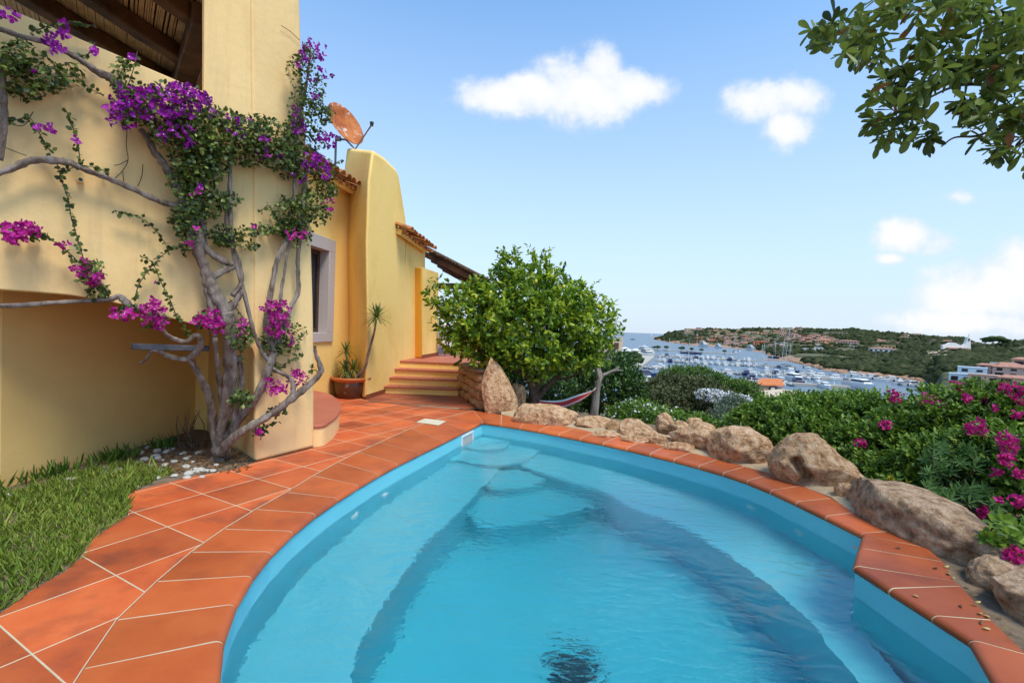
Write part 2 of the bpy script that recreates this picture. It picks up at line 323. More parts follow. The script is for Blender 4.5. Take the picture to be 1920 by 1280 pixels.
def leafspray(name, m, P, O, per, twig, L, asp, parent=None, up=.35, rand=.6, spread=.9, tvar=.25, lvar=.3, tbase=None, **k):
    """a spray of per leaves along a short twig at each point"""
    n = len(P); d = unit(O + rnd(n) * rand + np.array([0, 0, up])); tw = RNG.uniform(.6, 1.2, n) * twig
    t = np.tile(np.linspace(.05, 1, per), n); idx = np.repeat(np.arange(n), per)
    pos = P[idx] + d[idx] * (t * tw[idx])[:, None]
    ax = unit(d[idx] * .7 + rnd(n * per) * spread); nr = unit(rnd(n * per) * .7 + np.array([0, 0, .9]) + O[idx] * .4)
    s = RNG.uniform(1 - lvar, 1 + lvar, n * per) * L
    tt = (.42 if tbase is None else tbase) + RNG.normal(0, tvar, n)[idx] * .7 + RNG.normal(0, tvar * .6, n * per) + .22 * (t - .5)
    return leaves(name, m, pos, ax, nr, s, s * asp, tt, parent, **k)
ORD = ['first','second','third','fourth','fifth','sixth','seventh','eighth','ninth','tenth','eleventh','twelfth','thirteenth','fourteenth','fifteenth','sixteenth','seventeenth','eighteenth','nineteenth','twentieth']
ORD += ['twenty ' + o for o in ORD[:9]] + ['thirtieth'] + ['thirty ' + o for o in ORD[:9]] + ['fortieth'] + ['forty ' + o for o in ORD[:9]]
for _m in ('tile_red',): pass
# ================================================================== POOL, COPING, DECK
pairs_px = [((403,1280),(139,1280)),((418,1195),(156,1253)),((440,1129),(219,1161)),((472,1080),(294,1089)),((508,1033),(359,1034)),((547,996),(420,991)),((591,961),(480,954)),((633,933),(538,922)),
    ((674,909),(588,891)),((707,888),(634,866)),((743,869),(672,847)),((779,852),(712,829)),((834,826),(770,803)),((868,809),(820,786)),((905,790),(888,769)),
    ((940,794.5),(940,777)),((975,800),(988,786)),((1011,806),(1036,795)),((1048,813),(1077,802)),((1087,822),(1112,810)),((1131,829),(1159,818)),((1179,840),(1204,827)),((1218,850),(1248,836)),((1264,860),(1294,848)),((1312,873),(1347,860)),((1357,885),(1396,874)),
    ((1404,900),(1450,888)),((1443,917),(1503,910)),((1492,940),(1559,933)),((1546,965),(1600,960)),((1614,999),(1677,994)),((1614.5,1001),(1738,1026)),((1607,1025),(1768,1052)),((1597,1058),(1788,1088)),((1659,1099),(1800,1097)),((1770,1167),(1858,1161)),((1814,1195),(1925,1226)),((1854,1278),(2010,1300))]
inner = [G(*a) for a, b in pairs_px]; outer = [G(*b) for a, b in pairs_px]
near_in = [(1.86,1.5),(1.4,1.17),(.75,1.05),(.1,1.05),(-.45,1.18),(-.85,1.42)]
near_out = [(2.28,1.22),(1.62,.78),(.82,.62),(.0,.62),(-.68,.8),(-1.2,1.12)]
inner += [np.array([a, b, 0.]) for a, b in near_in]; outer += [np.array([a, b, 0.]) for a, b in near_out]
inner = [np.array([p[0], p[1], 0.]) for p in inner]; outer = [np.array([p[0], p[1], 0.]) for p in outer]
# tidy the outlines a little: fair curves, keep the two hard corners
def fair(P, keep, it=2):
    for _ in range(it):
        Q = [p.copy() for p in P]
        for i in range(len(P)):
            if i in keep: continue
            Q[i] = P[i] * .6 + (P[i - 1] + P[(i + 1) % len(P)]) * .2
        P = Q
    return P
KI = {14, 30, 31, 32, 33, 36}
inner = fair(inner, KI)
NP_ = len(inner)
cope_prof = [(0, -.002), (.012, 0), (.90, 0), (.935, -.002), (.965, -.009), (.985, -.02), (.99, -.033), (.97, -.045), (.01, -.045)]
def coping():
    mb = MB(); gr = MB(); tints = []
    for i in range(NP_):
        j = (i + 1) % NP_
        a0, b0, a1, b1 = inner[i], outer[i], inner[j], outer[j]
        if np.linalg.norm(a1 - a0) + np.linalg.norm(b1 - b0) < .12: continue
        def sec(t, ins, dz=0):
            A = a0 + (a1 - a0) * t; B = b0 + (b1 - b0) * t; w = max(np.linalg.norm(A - B), .01)
            L = []
            for (s, z) in cope_prof:
                # keep the nosing round at one real size whatever the tile's depth
                q = s * w if s < .5 else w - (1 - s) * .42
                q = min(max(q, 0), w) ; L.append(B + (A - B) * (q - (0 if s < .5 else ins)) / w + np.array([0, 0, z + dz]))
            return L
        la = np.linalg.norm(a1 - a0); lb = np.linalg.norm(b1 - b0); g = .006 / max((la + lb) / 2, .03)
        for (tt, target, ins, dz) in (((g, .5, 1 - g), mb, 0, 0), ((0, 1), gr, .004, -.0025)):
            n = len(cope_prof); v = []
            for t in tt: v += sec(t, ins, dz)
            f = []
            for k in range(len(tt) - 1):
                for q in range(n): r = (q + 1) % n; f.append((k * n + q, k * n + r, (k + 1) * n + r, (k + 1) * n + q))
            f.append(list(range(n))[::-1]); f.append([(len(tt) - 1) * n + q for q in range(n)])
            target.add(v, f, 0)
            if target is mb: tints += [random.random() * .8 + .2 if i < 26 else random.random() * .6 + .1 if i < 30 else random.uniform(-.4, .1)] * len(f)  # tiles round the right-hand side get a darker tint
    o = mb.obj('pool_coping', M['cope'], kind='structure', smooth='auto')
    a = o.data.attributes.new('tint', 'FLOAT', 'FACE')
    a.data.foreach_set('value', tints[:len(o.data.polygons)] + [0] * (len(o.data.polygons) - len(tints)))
    gr.obj('pool_coping_grout', M['grout'], kind='structure')
coping()
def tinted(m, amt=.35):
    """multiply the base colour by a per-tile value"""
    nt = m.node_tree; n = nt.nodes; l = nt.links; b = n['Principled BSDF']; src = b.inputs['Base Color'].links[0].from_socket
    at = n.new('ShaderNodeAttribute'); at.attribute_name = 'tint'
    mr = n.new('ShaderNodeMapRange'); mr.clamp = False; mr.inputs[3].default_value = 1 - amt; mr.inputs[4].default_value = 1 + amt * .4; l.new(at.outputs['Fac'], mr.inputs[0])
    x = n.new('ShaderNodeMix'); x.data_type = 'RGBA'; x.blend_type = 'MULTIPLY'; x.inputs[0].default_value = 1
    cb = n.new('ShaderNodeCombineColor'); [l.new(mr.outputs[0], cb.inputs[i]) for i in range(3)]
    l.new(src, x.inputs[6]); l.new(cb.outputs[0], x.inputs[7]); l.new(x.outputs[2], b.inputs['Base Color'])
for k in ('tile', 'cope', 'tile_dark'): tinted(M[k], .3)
C_ = G(478, 866); B_ = np.array([-2.126, 5.287, 0.])
F0 = np.array([-2.60, 8.66, 0.]); W0 = np.array([-3.2, 9.45, 0.]); d83 = np.array([math.cos(math.radians(83)), math.sin(math.radians(83)), 0])
F1 = F0 + d83 * 1.9
def tilefield(name, poly, m, us, vs, inset=.0036, mz=0.0):
    bm = bmesh.new(); lay = bm.faces.layers.float.new('tint'); f = bm.faces.new([bm.verts.new((p[0], p[1], mz)) for p in poly]); f.normal_update()
    if f.normal.z < 0: f.normal_flip()
    U = np.array([.477, .879, 0]); Vv = np.array([-.879, .477, 0])
    for d, vals in ((U, us), (Vv, vs)):
        for c in vals: bmesh.ops.bisect_plane(bm, geom=bm.verts[:] + bm.edges[:] + bm.faces[:], plane_co=Vector(d * c), plane_no=Vector(d), dist=1e-5)
    for f in list(bm.faces):
        if f.calc_area() < 3e-4: bm.faces.remove(f)
    fs = bm.faces[:]
    r = bmesh.ops.inset_individual(bm, faces=fs, thickness=inset, depth=.0025, use_even_offset=True)
    for f in bm.faces: f.material_index = 0; f[lay] = random.random()
    for f in r['faces']: f.material_index = 1
    me = bpy.data.meshes.new('m'); bm.to_mesh(me); bm.free(); me.update()
    return link(name, me, [m, M['grout']], kind='structure')
edge = [G(*p) for p in [(-60,1190),(0,1150),(62,1105),(120,1072),(150,1046),(176,1008),(240,966),(240,930),(250,921),(300,908),(362,893),(440,880)]]
o_line = [outer[i] for i in range(14, -1, -1)] + [outer[i] for i in range(NP_ - 1, NP_ - 7, -1)]
deck = [(2.75,-1.5),(-2.4,-1.5),(-2.4,1.2)] + [tuple(p[:2]) for p in edge] + [tuple(C_[:2]), tuple(B_[:2]), (-2.6,6.2), (-3.5,7.0), (-3.28,8.9), tuple(W0[:2]), tuple(F0[:2] + .02), tuple(G(693,753)[:2]), tuple(G(872,768)[:2])] + [tuple(p[:2]) for p in o_line] + [(2.6,1.1)]
tilefield('terracotta_paving', deck, M['tile'], [.324 + .46 * k for k in range(-6, 24)], [.41 + .434 * k for k in range(-9, 16)])
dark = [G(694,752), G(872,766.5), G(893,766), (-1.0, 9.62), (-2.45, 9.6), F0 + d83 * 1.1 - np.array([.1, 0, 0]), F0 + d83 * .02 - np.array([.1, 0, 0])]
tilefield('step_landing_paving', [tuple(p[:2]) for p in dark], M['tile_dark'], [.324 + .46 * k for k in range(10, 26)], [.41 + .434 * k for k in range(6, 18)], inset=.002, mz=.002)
sb = MB(); sb.add([(-3.4, 8.4, -.016), (-.6, 8.4, -.016), (-.6, 11, -.016), (-3.4, 11, -.016)], [(0, 1, 2, 3)]); sb.add([(p[0], p[1], -.012) for p in deck], [list(range(len(deck)))]); 
sb.obj('paving_bed', M['mortar'], kind='structure')
# ---- pool shell
def offs(P, d):
    n = len(P); o = []
    for i in range(n):
        a, b, c = P[i - 1], P[i], P[(i + 1) % n]; e1 = unit((b - a)[None])[0]; e2 = unit((c - b)[None])[0]
        n1 = np.array([e1[1], -e1[0], 0]); n2 = np.array([e2[1], -e2[0], 0]); m_ = n1 + n2; m_ /= max(np.linalg.norm(m_), .3)
        o.append(b + m_ * d / max(m_ @ n1, .5))
    return o
area = sum(inner[i - 1][0] * inner[i][1] - inner[i][0] * inner[i - 1][1] for i in range(NP_))
sgn = 1 if area > 0 else -1
dense = []
for i in range(NP_): 
    if np.linalg.norm(inner[i] - inner[i - 1]) > .004: dense.append(inner[i])
shellp = offs(dense, sgn * .018); nS = len(shellp)
FL = -1.42
def z_(p, z): return (p[0], p[1], z)
mb = MB()
mb.add([z_(p, -.04) for p in shellp] + [z_(p, FL) for p in shellp], [(i, nS + i, nS + (i + 1) % nS, (i + 1) % nS) for i in range(nS)])
mb.add([z_(p, FL) for p in shellp], [list(range(nS))])
mb.obj('pool_basin', M['pool'], kind='structure')
# benches down both long sides, rounded steps in the corner
bl = [GR(x, y, -.65) for x, y in [(648,1280),(665,1217),(703,1145),(741,1090),(800,1010),(843,972),(893,921),(931,881)]]
br = [GR(x, y, -.65) for x, y in [(977,871),(1062,900),(1134,921),(1188,951),(1280,985),(1400,1060),(1500,1140),(1580,1230)]]
wl = [p for p in shellp if p[0] < .5]
def near(P, q): return int(np.argmin([np.hypot(p[0] - q[0], p[1] - q[1]) for p in P]))
corner = near(shellp, G(905, 790))
def chain(i0, i1, step): 
    o = []; i = i0
    while True:
        o.append(shellp[i % nS]); 
        if i % nS == i1 % nS: break
        i += step
    return o
dirL = -1 if shellp[(corner - 1) % nS][0] < shellp[corner][0] else 1
lend = near(shellp, (-.9, 1.36)); rend = near(shellp, G(1596, 1058))
mb = MB()
Lw = chain(corner, lend, dirL)
lin_edge = [np.array(p) for p in smooth_path([(bl[0][0] + .12, 1.75, 0)] + [b for b in bl] + [(-.13, 6.3, 0)], 4)]
mb.add(*(lambda poly: ([z_(p, -.65) for p in poly] + [z_(p, FL + .002) for p in poly], [list(range(len(poly))), list(range(len(poly), 2 * len(poly)))] + [(i, (i + 1) % len(poly), len(poly) + (i + 1) % len(poly), len(poly) + i) for i in range(len(poly))]))(
    [p * 1.0 for p in Lw] + lin_edge))
mb.obj('pool_bench', M['pool'], kind='structure', bevel=.025)
mb = MB(); Rw = chain(corner, rend, -dirL)
rin = [np.array(p) for p in smooth_path([(1.92, 2.2, 0)] + [b for b in br[::-1]] + [(.05, 6.3, 0)], 4)]
poly = [p * 1.0 for p in Rw] + [np.array([2.1, 2.2, 0])] + rin
n = len(poly); mb.add([z_(p, -.652) for p in poly] + [z_(p, FL + .003) for p in poly], [list(range(n)), list(range(n, 2 * n))] + [(i, (i + 1) % n, n + (i + 1) % n, n + i) for i in range(n)])
mb.obj('pool_bench', M['pool'], kind='structure', bevel=.025)
cor = shellp[corner]
def step(z, front, zb):
    fr = smooth_path([np.array([p[0], p[1], 0]) for p in front], 4)
    poly = [cor] + fr; n = len(poly); mb = MB()
    mb.add([z_(p, z) for p in poly] + [z_(p, zb) for p in poly], [list(range(n)), list(range(n, 2 * n))] + [(i, (i + 1) % n, n + (i + 1) % n, n + i) for i in range(n)])
    mb.obj('pool_step', M['pool'], kind='structure', bevel=.02)
def wallpt(i): p = shellp[i % nS]; return p
s1 = [GR(x, y, -.36) for x, y in [(876,838),(910,843),(944,839),(958,826)]]
s2 = [GR(x, y, -.53) for x, y in [(859,862),(900,870),(935,871),(977,866),(1004,850)]]
s3 = [GR(x, y, -.78) for x, y in [(905,905),(925,915),(960,916),(1007,906),(1026,893)]]
s4 = [GR(x, y, -1.02) for x, y in [(880,968),(905,982),(940,985),(1000,978),(1060,962),(1108,945)]]
step(-.36, [(-.62, 6.5)] + [tuple(p[:2]) for p in s1] + [(.06, 6.92)], -.64)
step(-.53, [(-.76, 6.0)] + [tuple(p[:2]) for p in s2] + [(.46, 6.66)], -.645)
step(-.78, [(-.6, 5.6)] + [tuple(p[:2]) for p in s3] + [(.6, 5.9)], -1.2)
step(-1.02, [(-.6, 4.95)] + [tuple(p[:2]) for p in s4] + [(1.2, 5.3)], -1.4)
# ---- water
wm = bpy.data.materials.new('pool_water'); wm.use_nodes = True
def water():
    nt = wm.node_tree; n = nt.nodes; l = nt.links; n.clear(); out = n.new('ShaderNodeOutputMaterial')
    g = n.new('ShaderNodeBsdfGlass'); g.inputs['IOR'].default_value = 1.33; g.inputs['Roughness'].default_value = 0.03
    tc = n.new('ShaderNodeTexCoord')
    def nz(sc, st, det, rz=0, dist=0):
        mp = n.new('ShaderNodeMapping'); mp.inputs['Scale'].default_value = st; mp.inputs['Rotation'].default_value = (0, 0, rz); l.new(tc.outputs['Object'], mp.inputs[0])
        a = n.new('ShaderNodeTexNoise'); a.inputs['Scale'].default_value = sc; a.inputs['Detail'].default_value = det; a.inputs['Roughness'].default_value = .5; a.inputs['Distortion'].default_value = dist
        l.new(mp.outputs[0], a.inputs['Vector']); return a.outputs[0]
    a1 = nz(3.0, (1, 1.6, 1), 2, .3, .6); a2 = nz(11, (1, 2.0, 1), 3, -.2, .8); mk = nz(.55, (1, 1, 1), 1)
    mr = n.new('ShaderNodeMapRange'); l.new(mk, mr.inputs[0]); mr.inputs[1].default_value = .35; mr.inputs[2].default_value = .65; mr.inputs[3].default_value = .12; mr.inputs[4].default_value = 1
    q = n.new('ShaderNodeMath'); q.operation = 'MULTIPLY'; l.new(a2, q.inputs[0]); l.new(mr.outputs[0], q.inputs[1])
    q2 = n.new('ShaderNodeMath'); q2.operation = 'MULTIPLY_ADD'; l.new(q.outputs[0], q2.inputs[0]); q2.inputs[1].default_value = .75; l.new(a1, q2.inputs[2])
    bp = n.new('ShaderNodeBump'); bp.inputs['Strength'].default_value = 1; bp.inputs['Distance'].default_value = .016; l.new(q2.outputs[0], bp.inputs['Height'])
    l.new(bp.outputs[0], g.inputs['Normal'])
    # straight-through part lets the sun reach the floor below
    t = n.new('ShaderNodeBsdfTransparent'); mx = n.new('ShaderNodeMixShader'); mx.inputs[0].default_value = WMIX
    l.new(t.outputs[0], mx.inputs[1]); l.new(g.outputs[0], mx.inputs[2]); l.new(mx.outputs[0], out.inputs[0])
    va = n.new('ShaderNodeVolumeAbsorption'); va.inputs[0].default_value = (.0, .825, .875, 1); va.inputs[1].default_value = .44; l.new(va.outputs[0], out.inputs[1])
WMIX = 1.0
water()
wp = offs(dense, sgn * .03)
me = mesh([z_(p, -.19) for p in wp], [list(range(len(wp)))])
if me.polygons[0].normal.z < 0: me.flip_normals()
link('pool_water', me, wm, kind='structure')
# fittings
def jet(x, y):
    p = GR(x, y, -.36); i = near(shellp, p); a = shellp[i]; b = shellp[(i + 1) % nS]; t = unit((b - a)[None])[0]; nrm = np.array([-t[1], t[0], 0]) * sgn
    q = np.array([a[0], a[1], -.37]) + t * (t @ (np.array([p[0], p[1], -.37]) - a - np.array([0, 0, -.37])))
    mb = MB()
    mb.lathe([(0, .02), (.022, .02), (.03, .012), (.05, .012), (.058, .0), (.058, -.02)], seg=24)
    R = Vector(nrm).to_track_quat('Z', 'Y').to_matrix(); mb.v = [tuple(R @ Vector(v) + Vector(q)) for v in mb.v]
    return mb
for x, y, lb in ((740,930,'round white water inlet in the left pool wall, farther of the two'),(680,968,'round white water inlet in the left pool wall, nearer of the two'),(1405,950,'round white water inlet in the right pool wall, farther of the two'),(1490,997,'round white water inlet in the right pool wall, nearer of the two')):
    jet(x, y).obj('pool_inlet', M['white'], smooth='auto', label=lb, cat='pool inlet', group='round inlets in the pool walls')
# skimmer mouth near the corner
a = V(868, 822, inner[13], inner[12]); b = V(888, 812, inner[13], inner[12]); t = unit((b - a)[None])[0]; nr = np.array([t[1], -t[0], 0]); 
if nr[0] < 0: nr = -nr
sk = empty('pool_skimmer', (a[0], a[1], -.2), 'rectangular white skimmer opening in the pool wall beside the far corner', 'pool skimmer')
mb = MB(); c = (a + b) / 2; w = np.linalg.norm((b - a)[:2]); rz = math.atan2(t[1], t[0]); zt, zb2 = -.075, -.24
for s in (-1, 1): mb.box(c * [1, 1, 0] + t * s * w / 2 * [1, 1, 0] - nr * .028 + np.array([0, 0, (zt + zb2) / 2]), (.022, .05, zt - zb2), rz)
for z in (zt, zb2): mb.box(c * [1, 1, 0] - nr * .028 + np.array([0, 0, z]), (w + .022, .052, .022), rz)
mb.obj('frame', M['white'], sk)
mb = MB(); mb.box(c * [1, 1, 0] - nr * .030 + np.array([0, 0, (zt + zb2) / 2]), (w - .02, .035, zt - zb2 - .02), rz); mb.obj('flap', M['granite'], sk)
# main drain with dark debris on the floor
dp = GR(1075, 1258, FL + .01); dr = empty('floor_drain', dp, 'dark round drain cover with clinging leaves on the pool floor', 'drain')
mb = MB(); mb.lathe([(0, .03), (.12, .028), (.15, .01), (.155, 0)], dp, 28); mb.obj('drain_cover', mat('dark_drain', [(.05, .10, .13)], 1, .5), dr)
n = 150; rr = np.sqrt(RNG.uniform(0, 1, n)) * .17; aa = RNG.uniform(0, 6.28, n); pos = dp + np.stack([np.cos(aa) * rr * (1 + .3 * np.sin(3 * aa)), np.sin(aa) * rr, RNG.uniform(.02, .06, n)], 1)
leaves('leaf_debris', leafmat('sodden_leaf', [(.03, .07, .09), (.06, .12, .15)]), pos, rnd(n) * [1, 1, .2], np.array([[0, 0, 1.]]) + rnd(n) * .3, .05, .025, RNG.uniform(0, .4, n), dr, kind='stuff')
# white square cover in the paving
hp = [G(*p) for p in [(781,792),(797,785.5),(836,790.5),(822,798)]]
ac = mesh([z_(p, .004) for p in hp] + [z_(p, .012) for p in hp], [(4,5,6,7),(0,1,5,4),(1,2,6,5),(2,3,7,6),(3,0,4,7)])
M['cream'] = mat('cream_plastic', [(.62, .57, .42), (.68, .63, .48)], 5, .5)
link('access_cover', ac, M['cream'], label='cream square access cover set in the terracotta paving', cat='access cover', bevel=.002)
# ================================================================== VILLA
villa = empty('villa', (-3.2, 7.5, 0), 'yellow stucco villa with rounded chimney, tiled eaves and a reed roofed veranda', 'house')
Zu = np.array([0, 0, 1.])
a47 = math.radians(47); dL = np.array([math.cos(a47), math.sin(a47), 0]); nL = np.array([-math.sin(a47), math.cos(a47), 0])  # nL: away from camera
LW0 = C_ - dL * 5
def VL(x, y, off=0): return V(x, y, LW0, C_, off)
ctop = VL(470, -180); cmid = VL(476, 400)
def VRp(x, y): return P3(x, y, C_, B_, ctop)
# wall with the arched recess below; the arch springs from the pillar corner
tl = VL(382, 172)
arch = [(478,672),(474,655),(462,642),(445,633),(400,618),(340,602),(270,582),(200,564),(130,553),(60,547),(0,543),(-200,532),(-700,505)]
wall = [VL(-700, -290), VL(0, 9), VL(190, 90), tl, VL(382, 90), VL(382, 0), VL(382, -260), VL(470, -180), VL(470, 0), VL(471, 120), VL(473, 250), VL(475, 400), VL(477, 560)] + [VL(*p) for p in arch]
mb = MB(); mb.prism(wall, np.array([-.50, .86, 0]) * .4); mb.obj('parapet_wall', M['wall'], villa, bevel=.03, seg=3)
# pillar: footprint corner C_, B_, leaning in slightly
jam = np.array([-3.86, 6.05, 0.])
pb = [C_, B_, B_ + np.array([-.75, .62, 0]), C_ + (jam - C_) * .42]
lt = VL(382, -260); rt_ = VRp(563, -180) ; rt_2 = VRp(565, 60)
mid = VRp(590, 690)
mb = MB()
cols = []
for (lc, rc) in (((478,866),(590,838)),((478,780),(590,770)),((478,700),(590,690)),((477,560),(588,560)),((475,400),(583,400)),((473,250),(574,250)),((471,120),(567,120)),((470,0),(563,0)),((470,-180),(562,-150))):
    c = VL(*lc) if lc[1] < 866 else C_; r = VRp(*rc); 
    back = r + np.array([-.75, .62, 0]); lb = c + (jam - C_) * .36
    cols.append([c, r, back, lb])
v = [p for k in cols for p in k]; f = [(0, 1, 2, 3)[::-1], tuple(len(v) - 4 + i for i in range(4))]
for i in range(len(cols) - 1):
    for j in range(4): k = (j + 1) % 4; f.append((i * 4 + j, i * 4 + k, i * 4 + 4 + k, i * 4 + 4 + j))
mb.add(v, f); mb.obj('pillar', M['wall'], villa, bevel=.035, seg=4)
# upper left face of the pillar, 382-470 px, above the parapet
q = [VL(382, -260), VL(382, 176, .0), VL(476, 205), VL(470, -180)]
q = [p + nL * .05 for p in q]
mb = MB(); mb.prism(q, np.array([-.50, .86, 0]) * .55); mb.obj('pillar_shaft', M['wall'], villa, bevel=.03)
# recess behind the arch
mb = MB(); bk0 = np.array([-3.92, 3.71, 0.]) - dL * 3.2 + nL * .1; bk1 = np.array([-3.92, 3.71, 0.]); bk2 = np.array([-3.85, 6.04, 0.])
mb.prism([bk0 - Zu * .2, bk1 - Zu * .2, bk2 - Zu * .2, bk2 + Zu * 1.9, bk1 + Zu * 1.9, bk0 + Zu * 1.9], (-.25, .02, 0)); M['ochre'] = mat('recess_shade_stucco', [(.72, .47, .17), (.80, .53, .20)], 1.2, .92, .3, 16, .1, bdist=.01); mb.obj('recess_wall', M['ochre'], villa)  # recess shade and warm bounce are put into this deeper stucco colour
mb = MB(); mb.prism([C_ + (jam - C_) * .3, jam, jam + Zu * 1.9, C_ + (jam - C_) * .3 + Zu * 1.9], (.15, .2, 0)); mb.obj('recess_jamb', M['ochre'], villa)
mb = MB(); s0 = LW0 - dL * 2 + nL * .3
mb.prism([s0 + Zu * 1.72, C_ + nL * .3 + Zu * 1.72, jam + Zu * 1.72, s0 + nL * 1.6 + Zu * 1.72], (0, 0, .12)); mb.obj('recess_ceiling', M['wall'], villa)
# little outlet pipe in the wall
mb = MB(); pp = VL(150, 338, .012); mb.tube([pp + nL * .05, pp - nL * .03], .022, 14); mb.tube([pp, pp - nL * .034], .013, 12, 1); mb.obj('outlet_pipe', [M['wall'], M['dark']], villa)
# ---- covered veranda seen over the parapet: beams and reed ceiling
ZC = 4.6
vr = empty('veranda_roof', G(200, 60, ZC), 'dark timber beams carrying a reed ceiling above the parapet', 'roof')
def beam(p, q, w, h, name='beam', par=None, m='beam'):
    p = np.array(p); q = np.array(q); d = q - p; L = np.linalg.norm(d); mb = MB(); n = 9; v = []; f = []
    x = unit(d[None])[0]; s = unit(np.cross(x, Zu)[None])[0]; u = np.cross(s, x)
    for i in range(n):
        t = i / (n - 1); c = p + d * t + s * random.uniform(-.006, .006) + u * random.uniform(-.006, .006)
        for a, b in ((-1, -1), (1, -1), (1, 1), (-1, 1)): v.append(c + s * a * w / 2 * random.uniform(.94, 1.04) + u * b * h / 2 * random.uniform(.94, 1.04))
    for i in range(n - 1):
        for j in range(4): k = (j + 1) % 4; f.append((i * 4 + j, i * 4 + k, i * 4 + 4 + k, i * 4 + 4 + j))
    f += [(3, 2, 1, 0), tuple(4 * n - 4 + i for i in range(4))]; mb.add(v, f)
    return mb.obj(name, M[m], par or vr, bevel=.02)
def ext(a, b, k0, k1): a = np.array(a); b = np.array(b); return a - (b - a) * k0, b + (b - a) * k1
bl_ = []
for (x0, y0, x1, y1, w) in ((60,0,318,155,.17),(180,0,335,104,.17),(318,0,378,42,.17)):
    p, q = ext(G(x0, y0, ZC - .08), G(x1, y1, ZC - .08), 1.2, .15); bl_.append((p, q)); beam(p, q, w, .17)
# post-like trimmer the beams run into
p, q = ext(G(340, 165, ZC - .12), G(384, 30, ZC - .12), .3, .0); beam(p, q, .24, .24, 'trimmer_beam')
# reeds: laid across the beams
bd = unit((bl_[1][1] - bl_[1][0])[None])[0]; cd = unit((G(385, 20, ZC) - G(345, 150, ZC))[None])[0]
mb = MB(); o0 = G(352, 165, ZC + .03)
for i in range(210):
    t = -.35 + i * .0195; s = o0 - bd * t + np.array([0, 0, random.uniform(-.004, .004)])
    w = cd + bd * random.uniform(-.012, .012); mb.tube([s - w * .9, s + w * .9 + bd * random.uniform(-.004, .004), s + w * 3.2], random.uniform(.0075, .0105), 6)
mb.obj('reed_ceiling', M['reed'], vr, smooth=True)
mb = MB(); pl = [o0 + bd * .5 - cd * 1.2, o0 + bd * .5 + cd * 3.4, o0 - bd * 4.2 + cd * 3.4, o0 - bd * 4.2 - cd * 1.2]; mb.prism([p + Zu * .035 for p in pl], (0, 0, .08)); mb.obj('roof_deck', M['beam'], vr)
# ---- main wall with window
dM = d83; nM = np.array([-dM[1], dM[0], 0])     # away from the pool
def VM(x, y, off=0): return V(x, y, W0, W0 - dM, off)
WA = VM(560, 600); z_e = 3.93
def onM(s, z): return W0 - dM * s + Zu * z
# opening in wall coordinates
fr = {'r': 627, 't': 440, 'b': 643}
pr = VM(627, 450); s_r = np.linalg.norm((pr - W0)[:2]); zt = VM(627, 452)[2]; zb = VM(627, 640)[2]
s_l = s_r + 1.15; fw_ = .22
mb = MB(); o_r, o_l, o_t, o_b = s_r + fw_, s_l - fw_, zt - fw_, zb + fw_ * .75
S0, S1 = -.02, 3.6
for (a, b, z0, z1) in ((S0, s_r + .08, 0, z_e), (s_l - .08, S1, 0, z_e), (s_r + .08, s_l - .08, 0, zb + .06), (s_r + .08, s_l - .08, zt - .08, z_e)):
    mb.prism([onM(a, z0), onM(b, z0), onM(b, z1), onM(a, z1)], nM * .3)
mb.obj('wall', M['wall2'], villa)
win = MB()
# granite surround standing a little proud
for (a, b, z0, z1) in ((s_r, o_r + .0, zb + fw_ * .75, zt - fw_), (o_l, s_l, zb + fw_ * .75, zt - fw_), (s_r - .0, s_l, zt - fw_, zt), (s_r, s_l, zb, zb + fw_ * .75)):
    win.prism([onM(a, z0) - nM * .035, onM(b, z0) - nM * .035, onM(b, z1) - nM * .035, onM(a, z1) - nM * .035], nM * .26)
wn = win.obj('window', M['granite'], villa, bevel=.008)
mb = MB()
for (a, b) in ((o_r, o_r + .07), (o_l - .07, o_l), ((o_r + o_l) / 2 - .05, (o_r + o_l) / 2 + .05)): mb.prism([onM(a, o_b) + nM * .14, onM(b, o_b) + nM * .14, onM(b, o_t) + nM * .14, onM(a, o_t) + nM * .14], nM * .05)
for z in (o_b, o_t - .07): mb.prism([onM(o_r + .07, z) + nM * .142, onM(o_l - .07, z) + nM * .142, onM(o_l - .07, z + .07) + nM * .142, onM(o_r + .07, z + .07) + nM * .142], nM * .046)
mb.obj('window_frame', M['woodshutter'], wn, bevel=.005)
mb = MB(); mb.prism([onM(o_r + .02, o_b + .02) + nM * .165, onM(o_l - .02, o_b + .02) + nM * .165, onM(o_l - .02, o_t - .02) + nM * .165, onM(o_r + .02, o_t - .02) + nM * .165], nM * .01); mb.obj('window_pane', M['dark'], wn)
# ---- chimney buttress
cf = lambda x, y: V(x, y, F0, F1)
slant = unit((W0 - F0)[None])[0]
prof = [F0, cf(689, 600), cf(687, 453), cf(691, 340), cf(699, 281), cf(722, 296), cf(744, 318), cf(749, 331), cf(762, 414), cf(760, 560), F1]
prof[0] = F0; back = slant * 1.45
mb = MB(); mb.prism(prof, back); nn_p = len(prof); mb.v[nn_p:] = [(a_, b_, c_ + max(0, c_ - 3.0) * .30) for a_, b_, c_ in mb.v[nn_p:]]
mb.obj('chimney', M['wall2'], villa, bevel=.07, seg=5)
